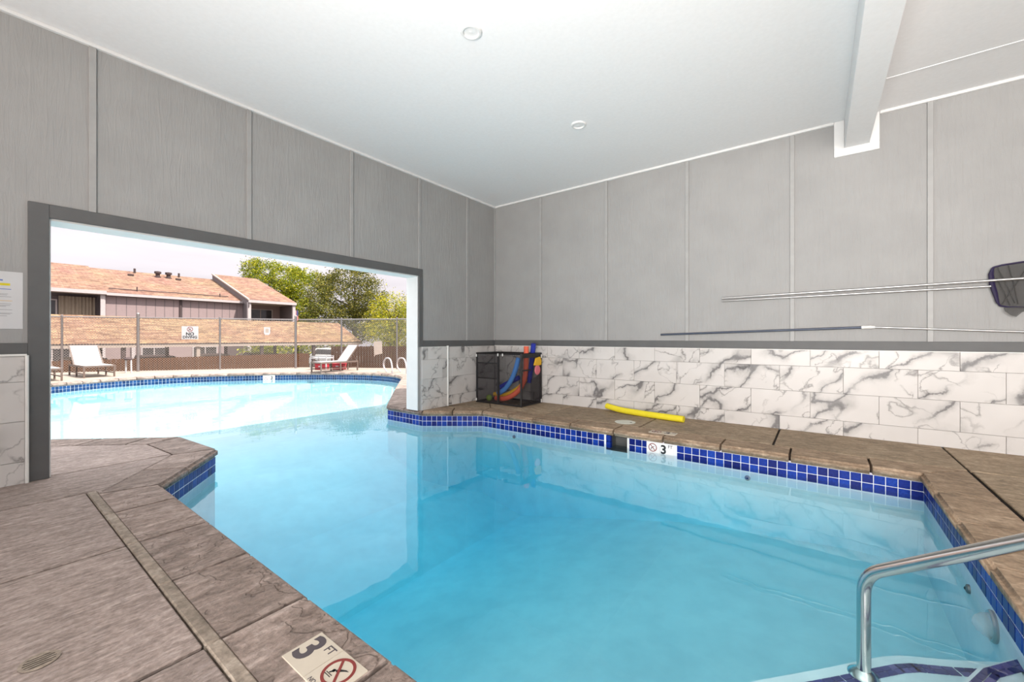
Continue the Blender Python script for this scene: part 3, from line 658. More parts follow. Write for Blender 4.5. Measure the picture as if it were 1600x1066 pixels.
sheet('front_netting', [(bx0, by0+e_, .02), (bxm, by0+e_, .02), (bxm, by0+e_, bz-.02), (bx0, by0+e_, bz-.02)], M['binmesh2'])
sheet('rear_netting', [(bx0, by1, .02), (bx1, by1, .02), (bx1, by1, bz-.02), (bx0, by1, bz-.02)], M['binmesh'])
sheet('side_netting', [(bx1-e_, by0, .02), (bx1-e_, by1, .02), (bx1-e_, by1, bz-.02), (bx1-e_, by0, bz-.02)], M['binmesh2'])
sheet('side_netting', [(bx0+e_, by0, .02), (bx0+e_, by1, .02), (bx0+e_, by1, bz-.02), (bx0+e_, by0, bz-.02)], M['binmesh'])
sheet('base_netting', [(bx0, by0, .012), (bx1, by0, .012), (bx1, by1, .012), (bx0, by1, .012)], M['binmesh2'])
MB().box(bx0+.02, bxm-.02, by0-.008, by0-.002, .68, .70).box(bx0+.02, bxm-.02, by0-.008, by0-.002, .42, .44).build('pocket_hem', M['black'], bn)
sheet('pocket', [(bx0+.02, by0-.006, .44), (bxm-.02, by0-.006, .44), (bxm-.02, by0-.006, .70), (bx0+.02, by0-.006, .70)], M['binmesh'])
MB().box(bx1-.004, bx1+.006, by0, by1, bz-.075, bz-.02).box(bx1, bx1+.006, by0+.02, by0+.28, .575, .60).build('hem_band', M['black'], bn)
sheet('side_pocket', [(bx1+.012, by0+.25, .02), (bx1+.012, by1, .02), (bx1+.012, by1, .52), (bx1+.012, by0+.25, .42)], M['binmesh2'])
for x, y, z in ((bx0, by0, bz-.05), (bxm, by0, bz-.03), (bxm+.10, by0, bz-.03), (bx1-.0, by0+.03, bz-.04), (bx1, by1, bz-.06), (bx0, by0, .05), (bx1, by1, .04)):
    MB().box(x-.012, x+.012, y-.022, y-.012, z-.022, z+.022).build('corner_clip', M['plastic_w'], bn, bevel=.003) if y < by0+.1 else MB().box(x+.012, x+.02, y-.02, y+.01, z-.03, z+.03).build('corner_clip', M['plastic_w'], bn, bevel=.003)
def noodle(pts, r, mt, label, group='foam noodles in the mesh bin', hole=True, name='pool_noodle'):
    P = catmull([Vector(p) for p in pts], 5); P = [tuple(p) for p in P]
    return tag(MB().tube(P, r, 12).build(name, mt, smooth=True), label, 'pool noodle', group)
yb_ = 5.62
noodle([(-4.44, 5.52, .15), (-4.30, 5.55, .25), (-4.19, 5.57, .40), (-4.12, 5.60, .58), (-4.07, 5.62, .78)], .042, M['lblue'], 'light blue noodle bending upward inside the mesh bin')
noodle([(-4.66, 5.69, .11), (-4.42, 5.69, .11), (-4.22, 5.70, .20), (-4.08, 5.71, .30), (-4.0, 5.72, .42)], .040, M['yel2'], 'golden yellow noodle curving above the coral one in the mesh bin')
noodle([(-4.55, 5.60, .060), (-4.36, 5.58, .065), (-4.16, 5.57, .14), (-4.00, 5.58, .28), (-3.92, 5.59, .46), (-3.895, 5.59, .68), (-3.89, 5.59, .98)], .042, M['coral'], 'long coral pink noodle standing out of the top of the mesh bin')
noodle([(-3.99, 5.82, .35), (-3.96, 5.82, .55), (-3.91, 5.80, .80), (-3.86, 5.76, 1.02)], .042, M['blue'], 'dark blue noodle with its tip above the bin rim behind the coral noodle')
noodle([(-4.62, 5.80, .22), (-4.45, 5.82, .31), (-4.22, 5.84, .42)], .042, M['blue'], 'short dark blue noodle lying level behind the light blue one in the bin')
tag(MB().lathe([(0, -.055)]+[(.055*math.cos(a), .055*math.sin(a)) for a in [R(-70+20*i) for i in range(8)]]+[(0, .055)], 18, Matrix.Translation((-4.62, 5.50, .071))).build('toy_ball', M['lime'], smooth=True), 'lime green ball on the floor of the mesh bin', 'ball')
tag(MB().prism([(-.11, -.05), (-.05, .07), (.07, .09), (.11, .02), (.10, -.05), (.02, -.06)], 0, .03, Matrix.Translation((-3.815, 5.79, .71)) @ Euler((R(90), 0, R(90))).to_matrix().to_4x4()).build('swim_fin', M['yel2'], bevel=.006), 'yellow swim toy tucked in the side pocket of the bin', 'pool toy')
tag(MB().lathe([(0, 0), (.06, .005), (.085, .02), (.07, .035), (0, .04)], 20, Matrix.Translation((-3.815, 5.78, .58)) @ Euler((0, R(90), 0)).to_matrix().to_4x4()).build('swim_disc', M['pink'], smooth=True), 'pink disc toy in the side pocket of the bin under the yellow one', 'pool toy')
noodle([(-2.60, 5.90, .075), (-2.35, 5.83, .050), (-2.0, 5.76, .044), (-1.7, 5.71, .044), (-1.42, 5.675, .044)], .043, M['yellow'], 'bright yellow noodle lying on the deck by the marble wall', None)
# skimmer lid
sl = thing('skimmer_lid', 'round pale skimmer lid set in the back deck by the yellow noodle', 'lid', (-2.045, 5.225, .0))
T = Matrix.Translation((-2.045, 5.225, 0))
MB().lathe([(0, .001), (.125, .001), (.132, .004), (.132, .008), (.12, .0095), (0, .0095)], 32, T).build('cover', M['lid'], sl, smooth=True)
MB().lathe([(.0, .0095), (.014, .0095), (.014, .0105), (0, .0105)], 12, Matrix.Translation((-1.965, 5.225, 0))).build('finger_hole', M['gap'], sl)
# floor drain
fd = thing('floor_drain', 'small slotted round drain in the left deck slab', 'drain', (-2.15, .152, 0))
T = Matrix.Translation((-2.15, .152, 0))
MB().lathe([(0, .0008), (.050, .0008), (.050, .002), (0, .002)], 28, T).build('drain_well', M['gap'], fd)
ring_mb(.040, .050, .002, .002).build('rim', M['strip'], fd).location = (-2.15, .152, 0)
for i in range(6):
    x = -.034+.0136*i; h = math.sqrt(max(0, .042**2-x*x)); MB().box(-2.15+x-.0028, -2.15+x+.0028, .152-h, .152+h, .002, .0036).build('slat', M['strip'], fd)
# depth marker tiles: near coping
dm = thing('depth_marker', 'cream 3 FT and no diving tiles set in the near coping', 'depth marker', (-1.355, .735, .003))
MB().box(-1.504, -1.356, .662, .807, -.004, .004).build('tile', M['markw'], dm, bevel=.0012); MB().box(-1.354, -1.206, .662, .807, -.004, .004).build('tile', M['markw'], dm, bevel=.0012)
put(text_mesh('numeral', '3', .150, M['inkg'], .0045), 'numeral', (-1.459, .7345, .004), (0, 0, 0), dm)
put(text_mesh('unit_letters', 'FT', .042, M['inkg'], .0004), 'unit_letters', (-1.391, .776, .004), (0, 0, 0), dm)
no_diving(dm, Matrix.Translation((-1.280, .744, .004)), .056, M['red'], M['ink'])
put(text_mesh('warning_letters', 'NO DIVING', .021, M['inkg'], .0002), 'warning_letters', (-1.280, .673, .004), (0, 0, 0), dm)
# depth marker on the back waterline
bmk = thing('depth_marker', 'white no diving and 3 FT tiles in the blue tile line under the back coping', 'depth marker', (-1.445, 4.745, -.15))
MB().box(-1.598, -1.446, 4.742, 4.75, -.236, -.082).build('tile', M['markw2'], bmk, bevel=.0012); MB().box(-1.444, -1.292, 4.742, 4.75, -.236, -.082).build('tile', M['markw2'], bmk, bevel=.0012)
UP = Euler((R(90), 0, 0)).to_matrix().to_4x4()
no_diving(bmk, Matrix.Translation((-1.527, 4.7415, -.143)) @ UP, .048, M['red'], M['ink'])
put(text_mesh('numeral', '3', .135, M['ink'], .004), 'numeral', (-1.405, 4.7415, -.155), (R(90), 0, 0), bmk)
put(text_mesh('unit_letters', 'FT', .048, M['inkg'], .0003), 'unit_letters', (-1.331, 4.7415, -.112), (R(90), 0, 0), bmk)
# depth marker on the back deck
bdm = thing('depth_marker', 'cream depth marker tiles lying flat in the back coping beside the yellow noodle', 'depth marker', (-1.46, 4.915, .003))
MB().box(-1.612, -1.464, 4.845, 4.99, -.004, .004).build('tile', M['markw'], bdm, bevel=.0012); MB().box(-1.460, -1.312, 4.845, 4.99, -.004, .004).build('tile', M['markw'], bdm, bevel=.0012)
no_diving(bdm, Matrix.Translation((-1.538, 4.922, .004)), .056, M['red'], M['ink'])
put(text_mesh('numeral', '3', .135, M['inkg'], .004), 'numeral', (-1.413, 4.917, .004), (0, 0, 0), bdm)
put(text_mesh('unit_letters', 'FT', .042, M['inkg'], .0003), 'unit_letters', (-1.345, 4.955, .004), (0, 0, 0), bdm)
# handrail
hr = thing('pool_handrail', 'polished steel handrail descending from the right deck into the pool', 'handrail', (.166, 2.45, -.42))
def rounded(pts, r, n=6):
    out = [Vector(pts[0])]
    for i in range(1, len(pts)-1):
        p, a, b = Vector(pts[i]), Vector(pts[i-1]), Vector(pts[i+1]); da, db = (a-p).normalized(), (b-p).normalized(); s0, s1 = p+da*r, p+db*r
        for k in range(n+1): t = k/n; out.append((1-t)**2*s0+2*t*(1-t)*p+t*t*s1)
    return [tuple(p) for p in out+[Vector(pts[-1])]]
MB().tube(rounded([(.166, 2.45, -.42), (.166, 2.45, .042), (.985, 1.868, .82), (1.23, 1.695, .82), (1.23, 1.695, -.01)], .085), .026, 18).build('rail', M['steel'], hr, smooth=True)
MB().lathe([(.027, .03), (.036, .022), (.058, .006), (.06, 0)], 24, Matrix.Translation((.166, 2.45, -.42))).build('escutcheon', M['steel'], hr, smooth=True)
MB().lathe([(.027, .03), (.036, .022), (.058, .006), (.06, 0)], 24, Matrix.Translation((1.23, 1.695, 0))).build('escutcheon', M['steel'], hr, smooth=True)
# pool light and return fittings on submerged walls
pl = thing('pool_light', 'round underwater light with clear domed lens on the right pool wall', 'pool light', (.70, 3.06, -.31))
RX = Matrix.Translation((.70, 3.06, -.318)) @ Euler((0, R(-90), 0)).to_matrix().to_4x4()
MB().lathe([(.062, 0), (.074, 0), (.076, .010), (.070, .018), (.060, .018), (.058, .010)], 28, RX).build('bezel', M['alu'], pl, smooth=True)
MB().lathe([(.060, .016), (.052, .040), (.036, .062), (.016, .074), (0, .077)], 28, RX).build('lens', M['lens'], pl, smooth=True)
MB().lathe([(0, .004), (.052, .004), (.05, .014), (0, .016)], 20, RX).build('reflector', M['alu'], pl, smooth=True)
def fitting(loc, rot, label):
    T = Matrix.Translation(loc) @ Euler(rot).to_matrix().to_4x4()
    t = thing('return_fitting', label, 'pool fitting', loc, group='wall return fittings')
    MB().lathe([(.0, 0), (.026, 0), (.024, .012), (.012, .018), (.011, .014), (0, .012)], 16, T).build('flange', M['galv'], t, smooth=True)
    MB().lathe([(0, .012), (.009, .014), (.007, .022), (0, .024)], 12, T).build('nozzle', M['black'], t, smooth=True)
fitting((.70, 3.475, -.335), (0, R(-90), 0), 'small dark return fitting on the right pool wall above the underwater light')
fitting((-.574, 4.75, -.302), (R(90), 0, 0), 'small dark return fitting under the back waterline tiles')
fitting((-3.52, 4.75, -.31), (R(90), 0, 0), 'small dark return fitting below the back tiles left of the skimmer')

# ================================================================== OUTDOOR THINGS
# chain link fences
def fence(A, B, ts, tall, label, hgt=1.80):
    A, B = Vector(A), Vector(B); d = B-A; L = d.length; u = d/L
    t = thing('chain_link_fence', label, 'fence', (A.x, A.y, 0), group='chain link fences')
    for k in ts:
        p = A+d*k; tl = k in tall
        MB().lathe([(0, 0), (.042 if tl else .030, 0), (.042 if tl else .030, hgt+(.12 if tl else .03)), (.046 if tl else .034, hgt+(.125 if tl else .035)), (.03, hgt+(.16 if tl else .06)), (0, hgt+(.17 if tl else .065))], 10, Matrix.Translation((p.x, p.y, 0))).build('post', M['galv'], t, smooth=True)
    MB().tube([(A.x, A.y, hgt), (B.x, B.y, hgt)], .021, 8).build('top_rail', M['galv'], t, smooth=True)
    m = MB(); st = .078; z0, z1 = .03, hgt-.02; h = z1-z0; r = .0042; nrm = Vector((-u.y, u.x))
    for sgn in (1, -1):
        k = -h
        while k < L:
            s0, s1 = k, k+h; za, zb = (z0, z1) if sgn > 0 else (z1, z0)
            c0, c1 = max(s0, 0), min(s1, L)
            if c1 > c0:
                f0, f1 = (c0-s0)/h, (c1-s0)/h; p, q = A+u*c0, A+u*c1; zc, zd = za+(zb-za)*f0, za+(zb-za)*f1
                P, Q = Vector((p.x, p.y, zc)), Vector((q.x, q.y, zd)); dd = (Q-P).normalized(); n1 = Vector((nrm.x, nrm.y, 0)); n2 = dd.cross(n1)
                vs = [X+o_ for X in (P, Q) for o_ in (n1*r, n2*r-n1*r*.5, -n2*r-n1*r*.5)]
                m.add(vs, [(0, 1, 4, 3), (1, 2, 5, 4), (2, 0, 3, 5)])
            k += st
    o = m.build('chain_link', M['wire'], t); o['kind'] = 'stuff'; return t
fence((-20.9, -.40), (-15.5, 7.32), (.0, .289, .498, .746, 1.0), (.498, 1.0), 'long chain link fence behind the loungers left of the corner post')
fence((-15.40, 7.38), (-10.2, 10.37), (.281, .633, 1.0), (), 'chain link fence right of the corner post behind the pool ladder')
# signs on the fence
u1 = Vector((-15.5+20.9, 7.32+.40)).normalized(); a1 = math.atan2(u1.y, u1.x); n1 = Vector((u1.y, -u1.x))   # n1 points to the pool
sg = thing('no_diving_sign', 'white NO DIVING sign hung on the chain link fence', 'sign', (-17.37+n1.x*.03, 4.645+n1.y*.03, 1.3))
S = Matrix.Translation(sg.location) @ Matrix.Rotation(a1, 4, 'Z') @ UP
mm = MB(); mm.prism([(-.24, -.225), (.24, -.225), (.24, .225), (-.24, .225)], -.004, .004, S); mm.build('plate', M['sling'], sg)
def stext(body, size, dy, mt, nm, bold): link(nm, text_mesh(nm, body, size, mt, bold), sg.location+Vector((S.to_3x3() @ Vector((0, dy, .006)))), sg, rot=(R(90), 0, a1))
stext('NO', .15, -.045, M['ink'], 'letters', .004); stext('DIVING', .125, -.155, M['ink'], 'letters', .003)
no_diving(sg, S @ Matrix.Translation((0, .118, .005)), .085, M['red'], M['ink'])
s2 = thing('small_sign', 'small blank looking white sign on the chain link fence near the corner post', 'sign', (-16.03+n1.x*.03, 6.56+n1.y*.03, 1.38))
S = Matrix.Translation(s2.location) @ Matrix.Rotation(a1, 4, 'Z') @ UP
MB().prism([(-.10, -.09), (-.06, -.15), (.06, -.15), (.10, -.09), (.10, .13), (-.10, .13)], -.004, .004, S).build('plate', M['sling'], s2)
MB().prism([(-.05, -.07), (.05, -.07), (.05, .08), (-.05, .08)], .004, .006, S).build('notice_panel', M['fascia'], s2)
u2 = Vector((5.2, 2.99)).normalized(); a2 = math.atan2(u2.y, u2.x); n2 = Vector((u2.y, -u2.x))
s3 = thing('tan_sign', 'tan blank square plate tilted on the fence above the ladder rails', 'sign', (-12.72+n2.x*.03, 8.92+n2.y*.03, .75))
S = Matrix.Translation(s3.location) @ Matrix.Rotation(a2, 4, 'Z') @ UP @ Matrix.Rotation(R(2), 4, 'Z')
MB().prism([(-.15, -.25), (.16, -.20), (.16, .25), (-.15, .24)], -.004, .004, S).build('plate', M['tan'], s3)
MB().prism([(-.16, -.27), (-.13, -.30), (-.11, -.24), (-.15, -.23)], -.003, .003, S).build('mounting_tab', M['tan'], s3)
# sun loungers
def lounger(label, loc, rz, W_=.64, L_=1.9, back=.8, ang=50, up=True):
    t = thing('sun_lounger', label, 'sun lounger', loc, rz, 'sun loungers by the pool'); h, r = .31, .018
    w2 = W_/2
    for y in (0, L_*.42, L_-.30):
        for x in (-w2, w2): MB().box(x-.018, x+.018, y-.018, y+.018, 0, h).build('leg', M['frame'], t, local=True)
    f_ = MB()
    for x in (-w2, w2): f_.box(x-.02, x+.02, -.02, L_-.28, h-.02, h+.03)
    for y in (0, L_-.30): f_.box(-w2, w2, y-.018, y+.018, h-.02, h+.025)
    for x in (-w2, w2): f_.box(x-.012, x+.012, 0, L_-.3, .10, .125)
    f_.build('frame', M['frame'], t, local=True)
    hy = L_-back; MB().box(-w2+.02, w2-.02, .02, hy, h+.018, h+.03).build('seat_sling', M['sling'], t, local=True)
    T = Matrix.Translation((0, hy, h+.02)) @ Matrix.Rotation(R(ang), 4, 'X')
    MB().box(-w2+.02, w2-.02, 0, back, 0, .012, T).build('back_sling', M['sling'], t, local=True)
    k = MB()
    for x in (-w2, w2): k.box(x-.014, x+.014, 0, back, -.014, .016, T)
    k.box(-w2, w2, back-.02, back+.012, -.012, .014, T); k.build('back_frame', M['frame'], t, local=True)
    p0 = T @ Vector((0, back*.5, 0))
    for x in (w2-.03, -w2+.03): MB().tube([(x, p0.y, p0.z), (x, p0.y+.18, h)], .010, 6).build('prop', M['frame'], t, local=True)
    return t
lounger('white sling lounger with raised back facing the pool left of the white stand', (-16.35, 2.27, 0), R(94), .62, 1.9, .80, 44)
lounger('sun lounger cut off by the dark opening trim at the far left', (-15.75, 1.18, 0), R(94), .62, 1.9, .80, 40)
lounger('white sling lounger seen from the side left of the pool ladder rails', (-13.02, 6.80, 0), R(2), .56, 1.62, .70, 52)
# side table and red totes behind the right lounger
st_ = thing('side_table', 'low white framed side table behind the right lounger', 'side table', (-14.05, 7.55, 0), R(30))
for x in (-.28, .28):
    for y in (-.22, .22): MB().box(x-.018, x+.018, y-.018, y+.018, 0, .40).build('leg', M['sling'], st_, local=True)
k = MB().box(-.30, .30, -.24, .24, .40, .43); k.box(-.30, .30, -.24, -.21, .46, .49).box(-.30, .30, .21, .24, .46, .49)
for x in (-.29, .0, .29): k.box(x-.012, x+.012, -.24, -.215, .43, .47).box(x-.012, x+.012, .215, .24, .43, .47)
k.build('table_top', M['sling'], st_, local=True)
for i, (x, y, lab) in enumerate(((-14.05, 7.55, 'red plastic tote on the deck under the low side table'), (-13.62, 7.95, 'red plastic tote on the deck behind the right lounger seat'))):
    t = thing('red_tote', lab, 'tote', (x, y, 0), R(30), 'red totes')
    MB().prism([(-.2, -.13), (.2, -.13), (.2, .13), (-.2, .13)], .0, .20).build('tub', M['redp'], t, bevel=.015, local=True)
    MB().box(-.215, .215, -.145, .145, .20, .225).build('lid', M['redp'], t, bevel=.008, local=True); MB().box(-.05, .05, -.155, -.145, .10, .14).build('handle', M['sling'], t, local=True)
# twin post stand
tw = thing('twin_post_stand', 'two thin white posts with a dark cap standing by the fence', 'stand', (-17.62, 3.10, 0))
for dx, dy in ((-.06, -.05), (.06, .06)): MB().tube([(-17.62+dx, 3.10+dy, 0), (-17.62+dx*.9, 3.10+dy*.9, .42)], .022, 8).build('post', M['sling'], tw, smooth=True)
MB().lathe([(0, .41), (.10, .42), (.11, .45), (.06, .50), (0, .51)], 12, Matrix.Translation((-17.62, 3.10, 0))).build('cap', M['pvc'], tw, smooth=True)
# pool ladder rails
ld = thing('pool_ladder', 'pair of curved pale grab rails of the pool ladder at the far edge', 'pool ladder', (-11.1, 8.0, 0))
for ox, oy in ((-10.72, 8.03), (-10.36, 8.30)):
    d = Vector((-.42, .15)).normalized(); pts = []
    for s_, z in ((.02, -.25), (0, .0), (.0, .12), (.04, .30), (.11, .42), (.20, .465), (.34, .465), (.46, .42), (.54, .30), (.54, .18), (.48, .10), (.40, .06), (.36, .0)):
        pts.append((ox+d.x*s_*1.7, oy+d.y*s_*1.7, z))
    P = [tuple(p) for p in catmull([Vector(p) for p in pts], 3)]; MB().tube(P, .024, 8).build('grab_rail', M['bwhite'], ld, smooth=True)
    MB().lathe([(.026, .02), (.05, .004), (.05, 0)], 12, Matrix.Translation((ox, oy, 0))).build('escutcheon', M['galv'], ld, smooth=True)
# far 3 FT marker on outdoor tile line
fmk = thing('depth_marker', 'far white depth marker tiles in the outdoor waterline facing the pavilion', 'depth marker', (-14.2, 5.6, -.15))
i0 = min(range(3, NO-4), key=lambda i: (Vector(OUT[i])-Vector((-14.25, 5.60))).length)
A_, B_ = Vector(OUT[i0]), Vector(OUT[i0+1]); dd = (B_-A_).normalized(); ang = math.atan2(-dd.y, -dd.x); nn = Vector((dd.y, -dd.x))
S = Matrix.Translation((A_.x+nn.x*.012, A_.y+nn.y*.012, -.155)) @ Matrix.Rotation(math.atan2(dd.y, dd.x), 4, 'Z') @ UP
MB().prism([(0, -.08), (.17, -.08), (.17, .08), (0, .08)], 0, .006, S).build('tile', M['markw2'], fmk); MB().prism([(.18, -.08), (.35, -.08), (.35, .08), (.18, .08)], 0, .006, S).build('tile', M['markw2'], fmk)
no_diving(fmk, S @ Matrix.Translation((.085, 0, .007)), .06, M['red'], M['ink'])
link('numeral', text_mesh('numeral', '3', .15, M['ink'], .004), (S @ Vector((.255, 0, .008))), fmk, rot=(R(90), 0, math.atan2(dd.y, dd.x)))
# redwood plank fence beyond the deck
def plank_fence(A, B, zt, label):
    A, B = Vector(A), Vector(B); L = (B-A).length; u = (B-A)/L; n = int(L/.15); ang = math.atan2(u.y, u.x)
    t = thing('plank_fence', label, 'wood fence', (A.x, A.y, GZ), group='redwood plank fences'); me = MB().box(-.069, .069, -.01, .01, GZ, 0).mesh('plank', M['wood'])
    for k in range(n):
        p = A+u*((k+.5)*.15); link('plank', me, (p.x, p.y, zt+random.uniform(-.012, .012)), t, rot=(0, 0, ang)) if False else None
        q = D.objects.new('plank', me); C.objects.link(q); q.location = (p.x, p.y, zt+random.uniform(-.012, .012)); q.rotation_euler = (0, 0, ang); q.parent = t; q.matrix_parent_inverse = W(t).inverted()
    for z in (zt-.2, zt-1.1): MB().box(0, L, .011, .06, z-.045, z+.045, Matrix.Translation((A.x, A.y, 0)) @ Matrix.Rotation(ang, 4, 'Z')).build('rail', M['wood'], t)
    return t
plank_fence((-23.5, .3), (-23.5, 12.0), .24, 'lower reddish plank fence beyond the left chain link fence')
plank_fence((-20.6, 11.55), (-15.6, 15.6), .68, 'taller reddish plank fence at the right under the yellow tree')
# carport
cp = thing('carport', 'low carport with tan shingled roof just beyond the fences', 'carport', (-30, 8, GZ))
ye0, ye1 = -6.0, 17.5
EX, EZ, RX_, RZ_ = -27.0, .85, -30.1, 2.29
def slope(name, pts, mat, parent, th=.07):
    """roof slab given its 4 corners (eave a,b; ridge c,d), built in a local frame so that shingle courses follow the slope"""
    a, b, c, d = [Vector(p) for p in pts]; ux = (b-a).normalized(); n_ = ux.cross((d-a)).normalized()
    if n_.z < 0: n_ = -n_
    uy = n_.cross(ux); Mx = Matrix((ux, uy, n_)).transposed().to_4x4(); Mx.translation = a
    loc = [Mx.inverted() @ p for p in (a, b, c, d)]
    me = MB().prism([(p.x, p.y) for p in loc], -th, 0).mesh(name, mat)
    o = D.objects.new(name, me); C.objects.link(o); o.location = a; o.rotation_euler = Mx.to_euler(); o.parent = parent; o.matrix_parent_inverse = W(parent).inverted(); return o
slope('roof_slope', [(EX, ye0, EZ), (EX, ye1, EZ), (RX_, ye1, RZ_), (RX_, ye0, RZ_)], M['carroof'], cp)
slope('roof_slope', [(RX_-3.1, ye1, EZ), (RX_-3.1, ye0, EZ), (RX_, ye0, RZ_), (RX_, ye1, RZ_)], M['carroof'], cp)
MB().box(EX-.03, EX+.02, ye0, ye1, EZ-.03, EZ+.0).build('drip_edge', M['pvc'], cp); MB().box(EX-.06, EX-.01, ye0, ye1, EZ-.20, EZ-.035).build('fascia', M['fascia'], cp)
MB().prism([(-3.1, 0), (3.1, 0), (0, 1.40)], 0, .05, Matrix.Translation((RX_, ye1-.08, EZ-.05)) @ UP).build('gable_board', M['fascia'], cp)
for y in (-1.5, 1.7, 4.6, 7.6, 10.8, 14.0, 17.0):
    MB().box(EX-.25, EX-.09, y-.08, y+.08, GZ, EZ-.1).build('post', M['pvc'] if y not in (7.6,) else M['fascia'], cp)
    MB().box(RX_-2.9, RX_-2.75, y-.08, y+.08, GZ, EZ-.1).build('post', M['pvc'], cp)
# parked cars
def car(label, loc, rz, paint):
    t = thing('parked_car', label, 'car', loc, rz, 'parked cars'); w2 = .90
    prof = [(-2.25, .35), (2.2, .35), (2.3, .62), (2.25, .95), (1.15, 1.10), (-1.95, 1.12), (-2.28, .95)]
    Y = Euler((R(90), 0, 0)).to_matrix().to_4x4()
    MB().prism(prof, -w2, w2, Y).build('body', paint, t, bevel=.06, seg=2, local=True)
    cabin = [(1.1, 1.08, .86), (.35, 1.66, .70), (-1.5, 1.72, .70), (-2.05, 1.10, .86)]
    c = MB(); v = [(x, s_*w, z) for s_ in (-1, 1) for x, z, w in cabin]; c.add(v, [(0, 1, 2, 3), (7, 6, 5, 4), (0, 4, 5, 1), (1, 5, 6, 2), (2, 6, 7, 3)])
    c.build('cabin', paint, t, local=True)
    gl = MB()
    for s_ in (-1, 1): gl.add([(.88, s_*.842, 1.18), (.33, s_*.728, 1.60), (-1.42, s_*.728, 1.64), (-1.78, s_*.838, 1.18)], [(0, 1, 2, 3)])
    gl.build('side_window', M['pane'], t, local=True)
    MB().add([(1.05, -.76, 1.15), (1.05, .76, 1.15), (.42, .64, 1.63), (.42, -.64, 1.63)], [(0, 1, 2, 3)]).build('windscreen', M['pane'], t, local=True)
    for x in (-1.4, 1.4):
        for s_ in (-1, 1): MB().lathe([(0, -.11), (.33, -.11), (.34, 0), (.33, .11), (0, .11)], 16, Matrix.Translation((x, s_*.82, .34)) @ Y).build('wheel', M['tyre'], t, local=True)
    for s_ in (-1, 1): MB().box(2.22, 2.31, s_*.7-.15, s_*.7+.15, .72, .86).build('headlight', M['sling'], t, local=True)
car('white car under the carport behind the left lounger', (-30.2, 3.7, GZ), R(4), M['carw'])
car('grey car under the carport below the NO DIVING sign', (-30.3, 6.6, GZ), 0, M['carg'])
car('white car under the carport right of the NO DIVING sign', (-30.0, 9.3, GZ), R(-3), M['carw'])
car('maroon car in the shade of the carport left of the corner post', (-30.4, 12.3, GZ), 0, M['card'])
car('white car parked in the open beyond the right end of the carport', (-34.5, 19.8, GZ+.1), R(20), M['carw'])
# two storey house
hs = thing('apartment_house', 'two storey mauve house with pinkish tan shingle roof behind the carport', 'building', (-50, 10, GZ))
FX = -46.6
MB().box(-54, FX, -6, 21.2, GZ, 1.55).build('lower_wall', M['lav'], hs)
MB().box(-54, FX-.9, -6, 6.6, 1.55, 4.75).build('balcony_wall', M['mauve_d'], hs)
gm = MB().box(-54, -46.05, 6.75, 16.6, 1.55, 4.55)
gm.build('upper_wall', M['lav'], hs)
for y in [6.75+.62*i for i in range(1, 16)]: MB().box(-46.05, -46.035, y-.018, y+.018, 1.55, 4.5).build('groove_batten', M['mauve_d'], hs)
MB().box(-54, FX-.9, 17.0, 21.2, 1.55, 4.80).build('balcony_wall', M['lav'], hs)
MB().box(FX-.9, -45.9, -6, 6.6, 1.35, 1.55).box(FX-.9, -44.3, 16.6, 20.8, 1.35, 1.55).build('balcony_floor', M['fascia'], hs)
MB().box(-46.05, -45.95, 11.5, 11.66, 1.55, 4.6).build('downpipe', M['pvc'], hs)
for y, xq in ((6.57, -46), (16.52, -44.4), (20.75, -44.4)): MB().box(xq-.12, xq+.12, y-.14, y+.14, GZ, 4.62).build('column', M['bwhite'], hs)
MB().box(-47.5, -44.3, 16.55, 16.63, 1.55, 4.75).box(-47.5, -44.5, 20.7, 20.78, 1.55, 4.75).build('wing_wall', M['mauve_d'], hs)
slope('roof_slope', [(-45.7, -6, 4.92), (-45.7, 6.75, 4.90), (-54, 6.75, 7.80), (-54, -6, 7.80)], M['roof'], hs)
slope('roof_slope', [(-45.7, 6.75, 4.80), (-45.7, 16.5, 4.80), (-54, 16.5, 7.66), (-54, 6.75, 7.66)], M['roof'], hs)
slope('roof_slope', [(-44.2, 16.5, 4.86), (-44.2, 20.9, 4.86), (-54, 20.9, 8.24), (-54, 16.5, 8.24)], M['roof'], hs)
slope('rear_slope', [(-62, 21.4, 4.8), (-62, -6, 4.8), (-54.02, -6, 7.6), (-54.02, 21.4, 7.6)], M['roof'], hs)
def rake(name, y0, y1, zt, zb, mt): MB().add([(x, y, z) for y in (y0, y1) for x, z in ((-44.2, zt), (-54, zt+3.38), (-54, zb+3.38), (-44.2, zb))], [(0, 1, 2, 3), (7, 6, 5, 4), (0, 4, 5, 1), (3, 2, 6, 7), (0, 3, 7, 4)]).build(name, mt, hs)
rake('rake_board', 16.42, 16.5, 4.84, 4.15, M['mauve_d']); rake('rake_trim', 16.34, 16.5, 4.92, 4.80, M['fascia'])
MB().box(-45.75, -45.66, -6, 6.75, 4.62, 4.90).box(-45.75, -45.66, 6.75, 16.5, 4.56, 4.78).box(-44.25, -44.16, 16.4, 20.95, 4.58, 4.84).build('fascia', M['bwhite'], hs)
MB().box(-46.6, -45.75, -6, 16.5, 4.60, 4.64).box(-47.5, -44.25, 16.5, 20.9, 4.60, 4.64).build('soffit', M['fascia'], hs)
def rz_(x): return 4.80+(-45.7-x)/8.3*2.86
for x, y, h_, r_ in ((-52.6, 11.42, .55, .17), (-52.6, 12.26, .55, .17)):
    MB().lathe([(r_*1.5, -.1), (r_*1.5, .05), (r_, .08), (r_, h_*.6), (r_*1.6, h_*.65), (r_*1.6, h_), (0, h_+.05)], 10, Matrix.Translation((x, y, rz_(x)))).build('roof_vent', M['pvc'], hs)
